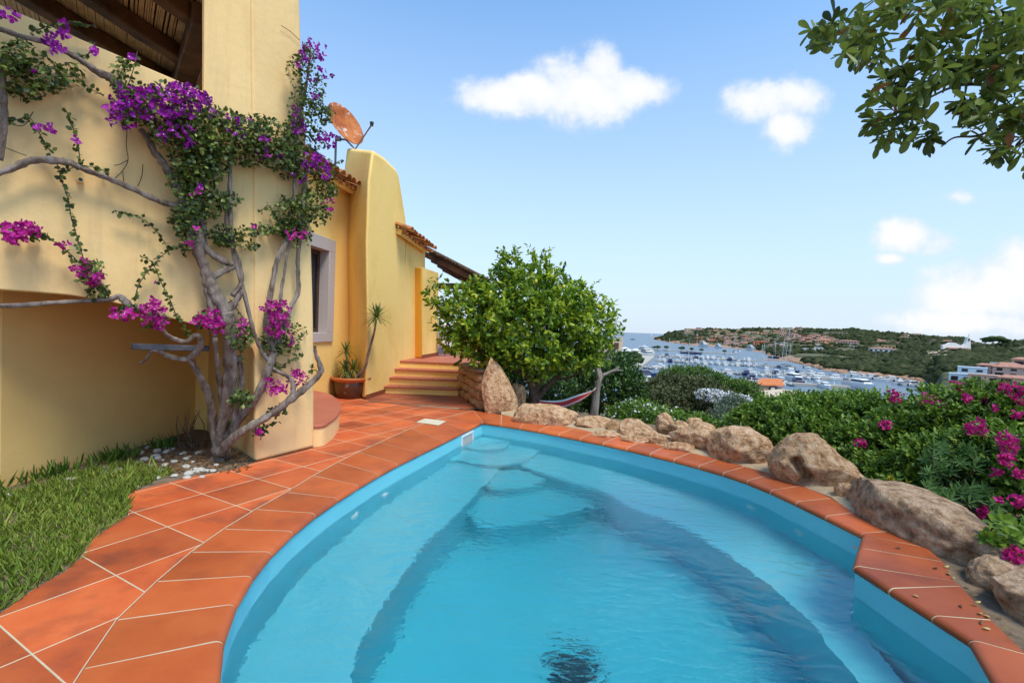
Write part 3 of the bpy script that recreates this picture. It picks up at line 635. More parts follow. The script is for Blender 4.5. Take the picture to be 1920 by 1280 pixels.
# wall beyond the chimney (two pieces: end of house) and its pier by the veranda
R0 = F1 + np.array([-.02, -.05, 0]); R1 = R0 + d83 * 2.2
def VRt(x, y, off=0): return V(x, y, R0, R1, off)
ze2 = VRt(800, 468)[2]
mb = MB(); mb.prism([R0, R0 + d83 * 1.75, VRt(797, 480), VRt(797, 470) + Zu * .05, VRt(763, 438) + Zu * .05], nM * .5); mb.obj('wall', M['wall2'], villa)
K0 = G(791, 671.5, .6); K1 = G(821, 666, .6); dk = unit((K1 - K0)[None])[0]; nk = np.array([-dk[1], dk[0], 0])
KL = VRt(779, 670)
mb = MB(); top = lambda x, y: V(x, y, K0, K1)
fp = [K0, K1, V(822, 512, K0, K1), V(791, 501, K0, K1)]; fp = [p if p[2] > .7 else p * [1, 1, 0] + Zu * .6 for p in fp]
kb = (KL - K0); kb[2] = 0
mb.prism(fp, kb + nk * .05); mb.obj('pier', M['orange'], villa, bevel=.03)
mb = MB(); mb.prism([p - nk * .004 + dk * (.012 if i in (0, 3) else -.012) for i, p in enumerate(fp)], nk * .003); mb.obj('pier_face', M['wall2'], villa)
# red skirting
mb = MB()
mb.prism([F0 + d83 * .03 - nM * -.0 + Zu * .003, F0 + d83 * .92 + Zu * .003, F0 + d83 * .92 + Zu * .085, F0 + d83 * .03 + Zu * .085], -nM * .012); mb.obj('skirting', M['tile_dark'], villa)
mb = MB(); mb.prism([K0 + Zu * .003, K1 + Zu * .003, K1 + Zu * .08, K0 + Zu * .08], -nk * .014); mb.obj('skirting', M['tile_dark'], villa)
# ---- tiled eaves: rows of half-round tiles running up the slope
def eave(a, b, up, name):
    """a,b: ends of the drip line; up: unit vector up-slope"""
    a = np.array(a); b = np.array(b); L = np.linalg.norm(b - a); t = (b - a) / L; n = int(L / .19); mb = MB(); nrm = np.cross(t, up); nrm = nrm if nrm[2] > 0 else -nrm
    for i in range(n + 1):
        c0 = a + t * (L * i / n)
        for (r, lift, conc, off0) in ((.085, .035, 1, -.05), (.08, -.012, -1, .06)):
            c = c0 + (t * L / n / 2 if conc < 0 else 0)
            for row in range(4):
                s0 = off0 + row * .36 + random.uniform(-.03, .03); j = random.uniform(-.012, .012); v = []; sg = 7; tilt = .018 * (4 - row) * 0 + random.uniform(-.008, .012)
                for k, (s, rr) in enumerate(((s0, r * 1.06), (s0 + .42, r * .88))):
                    for th in (0, .018):
                        for q in range(sg):
                            an = math.pi * q / (sg - 1); v.append(c + up * s + t * (math.cos(an) * (rr - th) + j) + nrm * (conc * math.sin(an) * (rr - th) * .8 + lift + row * .012 + tilt * (1 - k)))
                f = []
                for q in range(sg - 1): f += [(q, q + 1, 2 * sg + q + 1, 2 * sg + q), (sg + q, 3 * sg + q, 3 * sg + q + 1, sg + q + 1), (q, sg + q, sg + q + 1, q + 1), (2 * sg + q, 2 * sg + q + 1, 3 * sg + q + 1, 3 * sg + q)]
                f += [(0, 2 * sg, 3 * sg, sg), (sg - 1, 2 * sg - 1, 4 * sg - 1, 3 * sg - 1)]; mb.add(v, f)
    # mortar bed
    mb.prism([a - nrm * .03 + up * .12, b - nrm * .03 + up * .12, b + up * 1.5 - nrm * .03, a + up * 1.5 - nrm * .03], -nrm * .1, 1)
    return mb.obj(name, [M['rooftile'], M['wall2']], villa)
upd = unit((nM * math.cos(.33) + Zu * math.sin(.33))[None])[0]
e0 = V(684, 360, W0 - nM * .34, W0 - dM - nM * .34); e1 = e0 - dM * 3.0; e1[2] = e0[2] - .02
eave(e1, e0, upd, 'eave_tiles')
ea = V(812, 468, R0 - nM * .26, R1 - nM * .26); eb = V(765, 433, R0 - nM * .26, R1 - nM * .26)
eave(eb, ea, upd, 'eave_tiles')
# ---- round doorstep platform by the pillar
ds = empty('round_doorstep', (-2.6, 6.3, 0), 'rounded yellow doorstep topped with terracotta tiles behind the pillar', 'step')
def step_outline(g):
    base = [(-2.35, 5.28), (-2.075, 5.30), (-2.06, 5.55), (-2.12, 5.95), (-2.26, 6.45), (-2.50, 7.02), (-2.84, 7.58), (-3.2, 7.88), (-3.55, 8.0)]
    p = smooth_path([(x, y, 0) for x, y in base], 6); c = np.array([-2.9, 6.3, 0]); return [q + unit((q - c)[None])[0] * g for q in p] + [np.array([-3.5, 6.6, 0]), np.array([-2.9, 5.6, 0])]
mb = MB(); mb.prism(step_outline(-.012), Zu * .206); mb.obj('riser', M['wall'], ds, smooth='auto')
mb = MB(); mb.prism([p + Zu * .207 for p in step_outline(.004)], Zu * .04); mb.obj('tread', M['tile_red'], ds, bevel=.014)
# ---- terrace and steps
st = empty('terrace_steps', (-1.7, 9.8, 0), 'four terracotta topped steps with yellow risers up to the terrace', 'steps')
ys = [9.56, 9.82, 10.1, 10.38]; xl = [-2.46, -2.42, -2.39, -2.36]; xr = -1.03
for i, y in enumerate(ys):
    z = .15 * (i + 1); x0 = G([740, 752, 757, 770][i] - 3, [727, 711, 694, 678][i], z)[0]; x0 = -2.5 + .03 * i
    mb = MB(); mb.box(((x0 + xr) / 2, y + .45, z - .1), (xr - x0, .88, .13)); mb.obj('riser', M['wall2'], st)
    mb = MB(); n = 5; w = (xr + .02 - x0) / n
    for k in range(n): mb.box((x0 - .01 + w * (k + .5), y + .135, z - .0175), (w - .006, .34 if i < 3 else .3, .035))
    mb.obj('tread', M['tile_red'], st, bevel=.012)
mb = MB(); mb.add([(-2.6,10.64,.597),(-.75,10.64,.597),(-.1,12.5,.597),(.2,18,.597),(-2.6,18,.597),(-2.6,10.64,-.3),(-.75,10.64,-.3),(-.1,12.5,-.6),(.2,18,-.6),(-2.6,18,-.3)], [(0,1,2,3,4),(0,5,6,1),(1,6,7,2),(2,7,8,3)])
mb.obj('terrace_floor', M['tile_red'], kind='structure')
# things on the terrace
mb = MB(); q0 = D(836, 662, 14.5); 
tw = empty('plank_screen', (q0[0], 14.5, .6), 'low brown plank screen at the back of the terrace', 'screen')
for k in range(6): mb.box((-1.95 + .33 * k - 0.0, 15.2, .6 + .29), (.3, .04, .58))
mb.obj('board', M['beam'], tw)
mb = MB(); mb.box((-1.1, 15.2, 1.22), (2.0, .08, .06)); mb.obj('rail', M['beam'], tw)
cu = empty('folded_lounger', D(833, 660, 12.4), 'folded lounger with white cushion leaning behind the yellow pier', 'lounger')
mb = MB(); c = D(833, 628, 12.5); mb.box((c[0], 12.5, c[2]), (.28, .12, .62), .3, ry=.12); mb.box((c[0] + .1, 12.42, c[2] - .12), (.26, .1, .4), .3, ry=.2); mb.obj('cushion', M['canvas'], cu, bevel=.05, seg=4)
mb = MB(); mb.tube([(c[0] - .12, 12.4, c[2] + .2), (c[0] - .06, 12.3, .62)], .012, 8); mb.tube([(c[0] + .1, 12.4, c[2] - .1), (c[0] + .18, 12.35, .62)], .012, 8); mb.obj('frame', M['metal'], cu)
mb = MB(); a = G(866, 664, .6); mb.box((a[0] + .32, a[1] + .2, .9), (.7, .25, .6)); mb.obj('terrace_end_wall', M['wall2'], label='short yellow wall end on the terrace behind the lemon tree', cat='wall', bevel=.02)
# pergola with sloping roof
pg = empty('pergola', (-1.6, 13, .6), 'timber pergola with dark reed roof sloping over the terrace', 'pergola')
A = D(798, 468, 12.4); Bp = D(893, 517, 12.4); sl = Bp - A; Lp = np.linalg.norm(sl); sx = sl / Lp; Bp = A + sx * (Lp + .35)
mb = MB(); nr_ = np.cross(sx, [0, 1, 0]); nr_ = nr_ if nr_[2] > 0 else -nr_
for i in range(46):
    s = A + sx * (i * (Lp + .35) / 45) + nr_ * (.02 + random.uniform(0, .02)); 
    mb.tube([s + np.array([0, -.06 + random.uniform(-.03, .03), 0]), s + np.array([0, 4, 0])], .022, 6)
for k in range(5): mb.tube([A + nr_ * (.05 + .008 * k) + np.array([0, -.05 + .05 * k, 0]), Bp + nr_ * (.05 + .008 * k) + np.array([0, -.05 + .05 * k, 0])], .02, 6)
mb.obj('reed_roof', M['bark_dark'], pg)
for k, y in enumerate((12.5, 13.6, 14.7, 15.8)): beam(A - nr_ * .1 + np.array([0, y - 12.4, 0]), Bp - nr_ * .1 + np.array([0, y - 12.4, 0]), .12, .14, 'rafter', pg, 'beam')
zb_ = D(850, 537, 13.0)[2]
beam((A[0] - .1, 13.0, zb_), (Bp[0] + .0, 13.0, zb_), .14, .16, 'beam', pg); beam((Bp[0] - .12, 12.45, Bp[2] - .26), (Bp[0] - .12, 16.4, Bp[2] - .26), .14, .16, 'beam', pg)
for y in (12.9, 16): beam((Bp[0] - .1, y, .6), (Bp[0] - .1, y, Bp[2] - .3), .13, .13, 'post', pg)
# ---- satellite dish
Yd = 9.7; dc = D(643, 237, Yd); dish = empty('satellite_dish', D(628, 300, Yd), 'rust covered satellite dish on a mast above the tiled eave', 'satellite dish')
nd = unit((RT * .80 + UP * .38 - FW * .46)[None])[0]; Rm = Vector(nd).to_track_quat('Z', 'Y').to_matrix()
pr_ = [(0, .0), (.12, .007), (.25, .03), (.36, .062), (.44, .095), (.455, .1), (.455, .09), (.44, .083), (.36, .05), (.25, .018), (.12, -.005), (0, -.012)]
mb = MB(); mb.lathe(pr_, seg=48); mb.v = [tuple(Rm @ Vector((v[0] * .92, v[1], v[2])) + Vector(dc)) for v in mb.v]; mb.obj('reflector', M['rust'], dish, smooth=True)
low = D(666, 280, Yd - .1); tip = D(697, 234, Yd - .35)
mb = MB(); mb.tube([low, tip], .014, 8); mb.obj('arm', M['metal'], dish)
mb = MB(); mb.tube([tip + Zu * .05, tip - Zu * .03], [.04, .03], 12); mb.tube([tip + (low - tip) * .03, tip + (low - tip) * -.08 ], .022, 8); mb.obj('feed_head', M['dark'], dish, bevel=.006)
mb = MB(); m0 = D(628, 330, Yd + .1); m1 = D(630, 258, Yd + .1); mb.tube([m0, m1], .022, 10); mb.tube([m1 - Zu * .03, D(648, 262, Yd + .02)], .02, 8); mb.box(D(634, 260, Yd + .05), (.1, .08, .08)); mb.tube([D(648, 262, Yd), low], .016, 8); mb.obj('mast', M['metal'], dish)
# ================================================================== GARDEN
# ---- ground round the pool terrace, falling away to the bay; one sheet on a fan of sight lines
XS = [-2600, -1200, -400, 300, 700, 900, 1050, 1140, 1200, 1228, 1236, 1250, 1270, 1290, 1310, 1340, 1370, 1400, 1430, 1460, 1490, 1520, 1560, 1600, 1650, 1700, 1745, 1770, 1800, 1840, 1870, 1900, 1940, 2100, 2500, 3400, 5200]
def zz(x, y, Y): return H - (y - hor(x)) * Y / F
def sh(x, y): return 20 * F / (y - hor(x))
NEARP = [(1.0, -.6), (5, -.55), (9, -.62), (14, -1.3), (24, -3.6), (40, -6.4), (64, -9.0), (90, -13), (120, -17.0), (150, -19.6), (200, -22)]
FAR = {  # x: (shore y, [(y, Y)...] crest last)
 1228: (636.6, [(635.6, 1900), (636, 2100)]), 1236: (638.2, [(633, 1750), (630.5, 1900)]), 1250: (640.5, [(630, 1500), (625.5, 1700)]), 1270: (643.5, [(633, 1300), (621, 1500)]), 1290: (646, [(636, 1150), (618, 1400)]),
 1310: (648, [(638, 1080), (616.5, 1380)]), 1340: (650, [(640, 1020), (618, 1350)]), 1370: (652, [(641, 980), (619, 1350)]), 1400: (654.5, [(643, 900), (618, 1300)]), 1430: (660, [(645, 820), (617.5, 1300)]),
 1460: (671, [(655, 600), (640, 850), (617, 1300)]), 1490: (679, [(660, 540), (642, 800), (616, 1300)]), 1520: (686, [(666, 470), (645, 760), (616.5, 1250)]), 1560: (696, [(672, 420), (650, 680), (619, 1200)]),
 1600: (702, [(680, 370), (655, 600), (617.5, 1150)]), 1650: (706, [(682, 350), (658, 560), (623.5, 1100)]), 1700: (711, [(682, 330), (660, 520), (627.5, 1050)]), 1745: (717, [(683, 310), (657, 480), (632, 1000)])}
RIGHT = [(100, -14), (140, -12.4)]
FARR = {1770: [(700, 210), (657, 440), (634, 980)], 1800: [(700, 200), (658, 420), (634, 950)], 1840: [(702, 195), (660, 420), (650, 620), (648, 800)], 1870: [(702, 190), (666, 400), (656, 470), (651, 600)],
 1900: [(702, 190), (666, 390), (643, 520)], 1940: [(702, 190), (664, 390), (633, 520)], 2100: [(690, 190), (640, 380), (615, 520)], 2500: [(690, 190), (640, 380), (600, 520)], 3400: [(700, 190), (690, 380), (640, 520)], 5200: [(700, 190), (690, 380), (660, 520)]}
YS = np.concatenate([np.linspace(1, 12, 34), np.geomspace(12.6, 2600, 230)])
prof = []
for x in XS:
    if x < 1228: pts = NEARP + [(2600, -30)]
    elif x in FAR:
        sy, ls = FAR[x]; Ys = sh(x, sy)
        pts = [p for p in NEARP if p[0] < Ys * .8] + [(Ys * .9, -21), (Ys, SEA), (Ys * 1.03, SEA + 1.8)] + [(Y, zz(x, y, Y)) for y, Y in ls] + [(ls[-1][1] * 1.12, zz(x, ls[-1][0], ls[-1][1]) - 4), (2600, -15)]
    else:
        ls = FARR[x]; pts = [p for p in NEARP if p[0] < 80] + RIGHT + [(Y, zz(x, y, Y)) for y, Y in ls] + [(ls[-1][1] * 1.15, zz(x, ls[-1][0], ls[-1][1]) - 6), (2600, -15)]
    a = np.array(pts); prof.append(np.interp(YS, a[:, 0], a[:, 1]))
prof = np.array(prof)
XF = np.array(sorted(set(list(np.linspace(-2600, 1100, 40)) + list(np.linspace(1100, 2000, 230)) + list(np.linspace(2000, 5200, 30)))))
HT = np.array([np.interp(XF, XS, prof[:, j]) for j in range(len(YS))]).T
def in_basin(x, y):   # where pool, paving and house stand: keep the sheet below them
    return y < 12.5 and x < 3.2
def hz(ix, iy):
    x = (XF[ix] - 960) / F * YS[iy]; y = YS[iy]; z = HT[ix, iy]
    if y < 16: 
        if x < 2.75 and y < 8.6: z = -1.9
        return z + .08 * mnoise.noise(Vector((x, y, 0)))
    amp = min(3.5, max(0, (y - 16) * .006)); 
    if z > SEA - .5: z += amp * mnoise.noise(Vector((x * .012, y * .012, 3))) * min(1, max(0, (z - SEA) / 6)) + amp * .4 * mnoise.noise(Vector((x * .05, y * .05, 7))) * min(1, max(0, (z - SEA) / 5))
    return z
v = [((XF[i] - 960) / F * YS[j], YS[j], hz(i, j)) for i in range(len(XF)) for j in range(len(YS))]
nj = len(YS); f = [(i * nj + j, (i + 1) * nj + j, (i + 1) * nj + j + 1, i * nj + j + 1) for i in range(len(XF) - 1) for j in range(nj - 1)]
mi = []
for i in range(len(XF) - 1):
    for j in range(nj - 1):
        z = v[i * nj + j][2]; mi.append(0 if YS[j] < 60 else (2 if z < SEA + 2.6 else 1))
def groundz(x, y):
    px = 960 + F * x / y; i = int(np.clip(np.searchsorted(XF, px) - 1, 0, len(XF) - 2)); j = int(np.clip(np.searchsorted(YS, y) - 1, 0, nj - 2))
    tx = (px - XF[i]) / (XF[i + 1] - XF[i]); ty = (y - YS[j]) / (YS[j + 1] - YS[j]); q = lambda a, b: v[a * nj + b][2]
    return q(i, j) * (1 - tx) * (1 - ty) + q(i + 1, j) * tx * (1 - ty) + q(i, j + 1) * (1 - tx) * ty + q(i + 1, j + 1) * tx * ty
link('terrain', mesh(v, f, mi), [M['earth'], M['hill'], M['shore']], kind='structure', smooth=True)
# back ground behind and beside the photographer
mb = MB(); mb.add([(-30, 1.0, -2), (-30, -30, -.8), (30, -30, -.8), (30, 1.0, -2)], [(0, 1, 2, 3)]); mb.obj('ground', M['earth'], kind='structure')
# level bed for the garden right of the pool, behind the rocks
bed = [outer[i] + np.array([0, 0, -.03]) for i in range(14, 32)]
rim = [(5.6, 1.0), (6.4, 3.2), (5.6, 5.6), (4.2, 7.0), (2.6, 7.9), (1.5, 8.7), (.6, 9.9), (-.2, 10.6), (-.75, 10.7), (-.95, 9.4)]
bp_ = [tuple(p) for p in bed] + [tuple(outer[i] + np.array([0, 0, -.03])) for i in range(32, 38)] + [(2.75, -1.5, -.03), (5.2, -1.5, -.03)] + [(x, y, -.12) for x, y in rim]
me = mesh(bp_, [list(range(len(bp_)))]); link('garden_bed', me, M['soil'], kind='structure')
sk_ = [(5.2, -1.5, -.03)] + [(x, y, -.12) for x, y in rim]; ctr = np.array([1.0, 4.0, 0])
lowr = [tuple(np.array(p) + unit((np.array(p) - ctr)[None])[0] * [1.6, 1.6, 0] - [0, 0, 1.6]) for p in sk_]
n = len(sk_); link('garden_bank', mesh(sk_ + lowr, [(i, n + i, n + i + 1, i + 1) for i in range(n - 1)]), M['earth'], kind='structure')
# lawn bed on the left
lp = [(-2.4, -1.5), (-2.4, 1.2)] + [tuple(p[:2]) for p in edge] + [tuple(C_[:2]), (-3.85, 6.04), (-3.95, 3.71), (-5.6, 1.9), (-6, -1.5)]
lb_ = MB(); lb_.add([(x, y, -.006) for x, y in lp], [list(range(len(lp)))]); lb_.obj('lawn_soil', M['soil'], kind='structure')
def inpoly(P, x, y):
    P = np.array(P); c = np.zeros(np.shape(x), bool); j = len(P) - 1
    for i in range(len(P)):
        a, b = P[i], P[j]; t = ((a[1] > y) != (b[1] > y)) & (x < (b[0] - a[0]) * (y - a[1]) / (b[1] - a[1] + 1e-12) + a[0]); c ^= t; j = i
    return c
gp = [(-2.45, .3), (-2.4, 1.2)] + [tuple(p[:2]) for p in edge[:9]] + [tuple(G(x, y)[:2]) for x, y in ((330,885),(240,868),(120,895),(20,925),(-40,930))] + [(-4.6, 2.9), (-5.0, 2.2), (-4.6, .3)]
N = 60000; x = RNG.uniform(-5, -1.9, N); y = RNG.uniform(.3, 4.6, N); k = inpoly(gp, x, y); x = x[k]; y = y[k]
dd = RNG.uniform(0, 1, len(x)) < .75 + .4 * lump(np.stack([x, y, x * 0], 1), 5, 4); x = x[dd]; y = y[dd]; n = len(x)
pos = np.stack([x, y, np.full(n, -.01)], 1); ax = rnd(n) * [1, 1, .3] * .9 + np.array([0, 0, 1.]); h_ = RNG.uniform(.035, .085, n) * (1 + .35 * lump(pos, 3, 9))
tb = .45 + .25 * lump(pos, 4, 5) + RNG.normal(0, .16, n); lng = (np.abs(x + 3.6) < .5) & (RNG.uniform(0, 1, n) < .03); h_[lng] *= 1.8
leaves('lawn_grass', M['grass'], pos, ax, rnd(n) + .01, h_, .0065, tb, kind='stuff', label='short green lawn with dry blades beside the terracotta paving', cat='grass')
# taller weeds at the wall foot
n = 900; t = RNG.uniform(0, 1, n); a = G(-20, 925); b = G(370, 825); pos = a + (b - a) * t[:, None] + np.stack([RNG.normal(0, .05, n), RNG.normal(0, .06, n), np.zeros(n)], 1); pos[:, 2] = 0
keep = np.cos(t * 47) + np.cos(t * 23 + 1) > .3; pos = pos[keep]; n = len(pos)
leaves('wall_weeds', M['lf_hedge'], pos, rnd(n) * [.6, .6, .2] + np.array([0, 0, 1.]), rnd(n), RNG.uniform(.07, .17, n), .011, RNG.uniform(0, .6, n), kind='stuff', label='weeds growing along the foot of the yellow recess wall', cat='weeds')
# white pebbles under the bougainvillea
def rockmesh(seed, sub=2, amp=.28, cuts=0, sx=1, sy=1, sz=1, flat=0):
    bm = bmesh.new(); bmesh.ops.create_icosphere(bm, subdivisions=sub, radius=1); r = random.Random(seed); o = Vector((r.uniform(-50, 50), r.uniform(-50, 50), r.uniform(-50, 50)))
    pl = [(Vector((r.gauss(0, 1), r.gauss(0, 1), r.gauss(0, .6))).normalized(), r.uniform(.62, .88)) for _ in range(cuts)]
    for v_ in bm.verts:
        p = v_.co.copy(); p *= 1 + amp * mnoise.noise(p * 1.1 + o) + amp * .5 * mnoise.noise(p * 2.3 + o) 
        for (nn, dd) in pl:
            e = p.dot(nn) - dd
            if e > 0: p -= nn * e * .85
        if sub > 3: p *= 1 + .05 * mnoise.noise(p * 4 + o) + .075 * (.25 - abs(mnoise.noise(p * 2.6 + o * 1.3))) + .035 * mnoise.noise(p * 11 + o) + .018 * mnoise.noise(p * 24 + o)
        v_.co = Vector((p.x * sx, p.y * sy, p.z * sz))
    me = bpy.data.meshes.new('m'); bm.to_mesh(me); bm.free(); return me
pms = [rockmesh(i, 2, .25, 3) for i in range(6)]
def drop(me, name, m, loc, rz, sc, lab, cat, grp): 
    o = bpy.data.objects.new(name, me); COL.objects.link(o); o.location = loc; o.rotation_euler = (0, 0, rz); o.scale = sc
    if not me.materials: me.materials.append(m); me.polygons.foreach_set('use_smooth', [True] * len(me.polygons))
    return setp(o, lab, cat, grp)
pz = [(290,845),(310,850),(330,838),(345,848),(360,855),(300,862),(318,872),(335,865),(350,873),(270,858),(255,868),(240,872),(370,868),(380,880),(345,885),(325,893),(300,898),(355,893),(375,893),(395,885),(405,880),(262,915),(190,885),(175,890),(148,893),(20,925),(130,900),(280,870),(220,880),(295,880),(310,835),(325,825),(340,828),(350,838),(205,880),(400,872),(365,880),(335,850),(278,838),(262,848),(312,862),(298,853),(352,862),(366,845)]
for i, (x, y) in enumerate(sorted(pz)):
    x += random.uniform(-9, 9); y += random.uniform(-4, 4); p = G(x, y, .002); s = random.uniform(.02, .042)
    drop(pms[i % 6], 'pebble', M['pebble'], p, random.uniform(0, 6), (s * 1.3, s, s * .62), f'white rounded pebble under the bougainvillea, {ORD[i]} from the left', 'pebble', 'white pebbles under the bougainvillea')
# leaf litter under the plant
n = 900; x = RNG.uniform(250, 470, n); y = RNG.uniform(815, 885, n); pos = np.array([G(a, b, .012) for a, b in zip(x, y)]); k = (pos[:, 0] > -3.85) & (y < 905 - .17 * (x - 250) + 12) & (y > 878 - .33 * (x - 180)); pos = pos[k]; n = len(pos)
leaves('leaf_litter', M['dry'], pos, rnd(n) * [1, 1, .25], np.array([[0, 0, 1.]]) + rnd(n) * .5, RNG.uniform(.02, .045, n), .018, RNG.uniform(-.2, .5, n), kind='stuff', label='dry leaves and twigs littering the soil under the bougainvillea', cat='leaf litter')
# ---- boulders edging the pool
def boulder(px0, px1, ytop, ybase, lab, m='rock', seed=1, cuts=5, depth=.75, amp=.25, top=None, rz=0, mesh_fn=None, dY=0):
    p = G((px0 + px1) / 2, ybase, -.02); Y = p[1] + dY; w = (px1 - px0) * Y / F; h = (ybase - ytop) * Y / F
    me = rockmesh(seed, 5, amp, cuts + 3); me.materials.append(M[m]); me.polygons.foreach_set('use_smooth', [True] * len(me.polygons))
    co = np.zeros(len(me.vertices) * 3); me.vertices.foreach_get('co', co); co = co.reshape(-1, 3)
    c_, s_ = math.cos(rz), math.sin(rz)
    if mesh_fn: co = mesh_fn(co)
    lo, hi = co.min(0), co.max(0); co = (co - (lo + hi) / 2) / (hi - lo)
    co[:, 0] *= w * 1.05; co[:, 2] = (co[:, 2] + .5) * h * 1.26 - h * .32; co[:, 1] *= w * depth if depth < 5 else depth - 5
    me.vertices.foreach_set('co', co.ravel()); me.update()
    o = bpy.data.objects.new('boulder', me); COL.objects.link(o); d = unit(p[None] * [1, 1, 0])[0]
    o.location = p * [1, 1, 0] * (Y / p[1]) + d * (co[:, 1].max()) * .74 + np.array([0, 0, -.02]); o.rotation_euler = (0, 0, -math.atan2(d[0], d[1])); return setp(o, lab, 'rock', 'granite rocks edging the pool')
def spire(co):
    z = co[:, 2]; t = np.clip((z + .2) / 1.2, 0, 1); co[:, 0] = co[:, 0] * (1 - .84 * t ** 1.9) - .42 * t ; co[:, 1] *= (1 - .65 * t); return co
def wedge(co): 
    t = (co[:, 0] + 1) / 2; co[:, 2] *= (1 - .25 * t); co[:, 2] -= .35 * np.clip(t - .6, 0, 1); return co
boulder(901, 970, 662, 777, 'tall pointed standing boulder beside the far corner of the pool', seed=3, cuts=4, depth=.75, amp=.12, mesh_fn=spire)
boulder(958, 1085, 757, 798, 'long flat topped sloping boulder beneath the lemon tree', seed=8, cuts=6, depth=.45, amp=.18, mesh_fn=wedge)
boulder(955, 985, 722, 772, 'narrow boulder leaning behind the pointed standing boulder', seed=18, cuts=4, depth=.9, amp=.15, dY=.35)
boulder(1078, 1152, 779, 808, 'low blocky boulder between the sloping boulder and the small orange stone', seed=12, cuts=7, depth=.6)
boulder(1136, 1166, 786, 814, 'small orange brown stone wedged between two pale blocks', m='rock2', seed=14, cuts=6, depth=.8)
boulder(1158, 1236, 785, 824, 'pale slab like boulder right of the small orange stone', seed=22, cuts=7, depth=.5, mesh_fn=wedge)
boulder(1229, 1266, 779, 813, 'small upright rock poking up behind the pale slab', seed=31, cuts=5, depth=.8, dY=.25)
boulder(1260, 1296, 793, 822, 'small rounded rock right of the upright one', seed=33, cuts=5, depth=.8, dY=.2)
boulder(1286, 1318, 795, 815, 'small low rock behind the peaked boulder', seed=34, cuts=4, depth=.8, dY=.5)
boulder(1255, 1362, 789, 849, 'peaked buff boulder with a ridge, at the middle of the rock edging', seed=41, cuts=7, depth=.6, mesh_fn=lambda c: np.stack([c[:, 0], c[:, 1], c[:, 2] * (1 + .3 * c[:, 0]) + .12 * np.cos(c[:, 0] * 5)], 1))
for k, (a, b, c, d, l) in enumerate(((1108,1165,808,822,'small filler stone under the blocky boulder'),(1165,1215,814,832,'flat filler stone below the pale slab, nearer the coping'),(1215,1262,812,836,'cream filler stone left of the peaked boulder'),(1244,1300,828,848,'reddish cream filler stone at the foot of the peaked boulder'),(1180,1232,806,824,'low filler stone tight under the pale slab'))):
    boulder(a, b, c, d, l, seed=50 + k, cuts=6, depth=.5, m='rock')
boulder(1324, 1450, 799, 873, 'broad rounded boulder with a coarse face, left of the one with a dark hole', seed=61, cuts=5, depth=.7, amp=.2)
def holed(c):
    x, y, z = c.T; d = ((x + .2 + .12 * np.sin(z * 7)) / .15) ** 2 + ((z + .12 + .2 * x) / .42) ** 2; y = y + np.where(y < 0, .85 * np.exp(-d * d * 1.6), 0); return np.stack([x, y, z], 1)
boulder(1444, 1603, 812, 918, 'large boulder with a dark hole eroded in its front', seed=72, cuts=6, depth=.7, amp=.22, mesh_fn=holed)
boulder(1566, 1606, 903, 942, 'small grey rock squeezed before the longest boulder', seed=75, cuts=5, depth=.8)
def longer(c): 
    x, y, z = c.T; return np.stack([x, y + .3 * x, z * .62 - .52 * x - .12 * x * np.abs(x)], 1)
def wboulder(c, half, rz, lab, seed, cuts=6, amp=.18, m='rock3', fn=None):
    me = rockmesh(seed, 5, amp, cuts); me.materials.append(M[m]); me.polygons.foreach_set('use_smooth', [True] * len(me.polygons))
    co = np.zeros(len(me.vertices) * 3); me.vertices.foreach_get('co', co); co = co.reshape(-1, 3)
    if fn: co = fn(co)
    lo, hi = co.min(0), co.max(0); co = (co - (lo + hi) / 2) / (hi - lo) * 2 * np.array(half); me.vertices.foreach_set('co', co.ravel()); me.update()
    o = bpy.data.objects.new('boulder', me); COL.objects.link(o); o.location = c; o.rotation_euler = (0, 0, rz); setp(o, lab, 'rock', 'granite rocks edging the pool')
wboulder((3.13, 3.66, .02), (.30, .66, .26), .10, 'longest boulder, a low brown whaleback beside the stepped coping', 81, 3, .2, fn=lambda c: np.stack([c[:, 0], c[:, 1], np.minimum(c[:, 2], .78 + .1 * c[:, 2]) * (1 + .12 * c[:, 1])], 1))
wboulder((3.02, 2.93, -.03), (.20, .13, .16), .5, 'small rough rock at the right end of the whaleback boulder', 85, 5)
wboulder((3.12, 2.55, -.06), (.42, .36, .19), -.3, 'flat brown boulder under the pink flowers at the right edge of the photo', 91, 6, fn=lambda c: np.stack([c[:, 0], c[:, 1], np.minimum(c[:, 2], .4 + .15 * c[:, 2])], 1))
wboulder((2.83, 2.12, -.06), (.30, .16, .15), -.6, 'nearest brown rock, low beside the coping at the right edge', 95, 6)
# mortar strip under the rocks
ms = [outer[i] for i in range(15, 31)]; mo = [p + unit(np.array([p[0] - .2, p[1] - 3.6, 0])[None])[0] * .34 for p in ms]
mb = MB(); k = len(ms); vv = []
for a, b in zip(ms, mo):
    for t in (0, .15, .5, 1): q = a + (b - a) * t; vv.append((q[0], q[1], (-.004 if t == 0 else .012 + .05 * t) + .02 * mnoise.noise(Vector(q) * 5)))
mb.add(vv, [(i * 4 + j, (i + 1) * 4 + j, (i + 1) * 4 + j + 1, i * 4 + j + 1) for i in range(k - 1) for j in range(3)]); mb.obj('rock_mortar', M['mortar'], smooth=True, kind='structure')
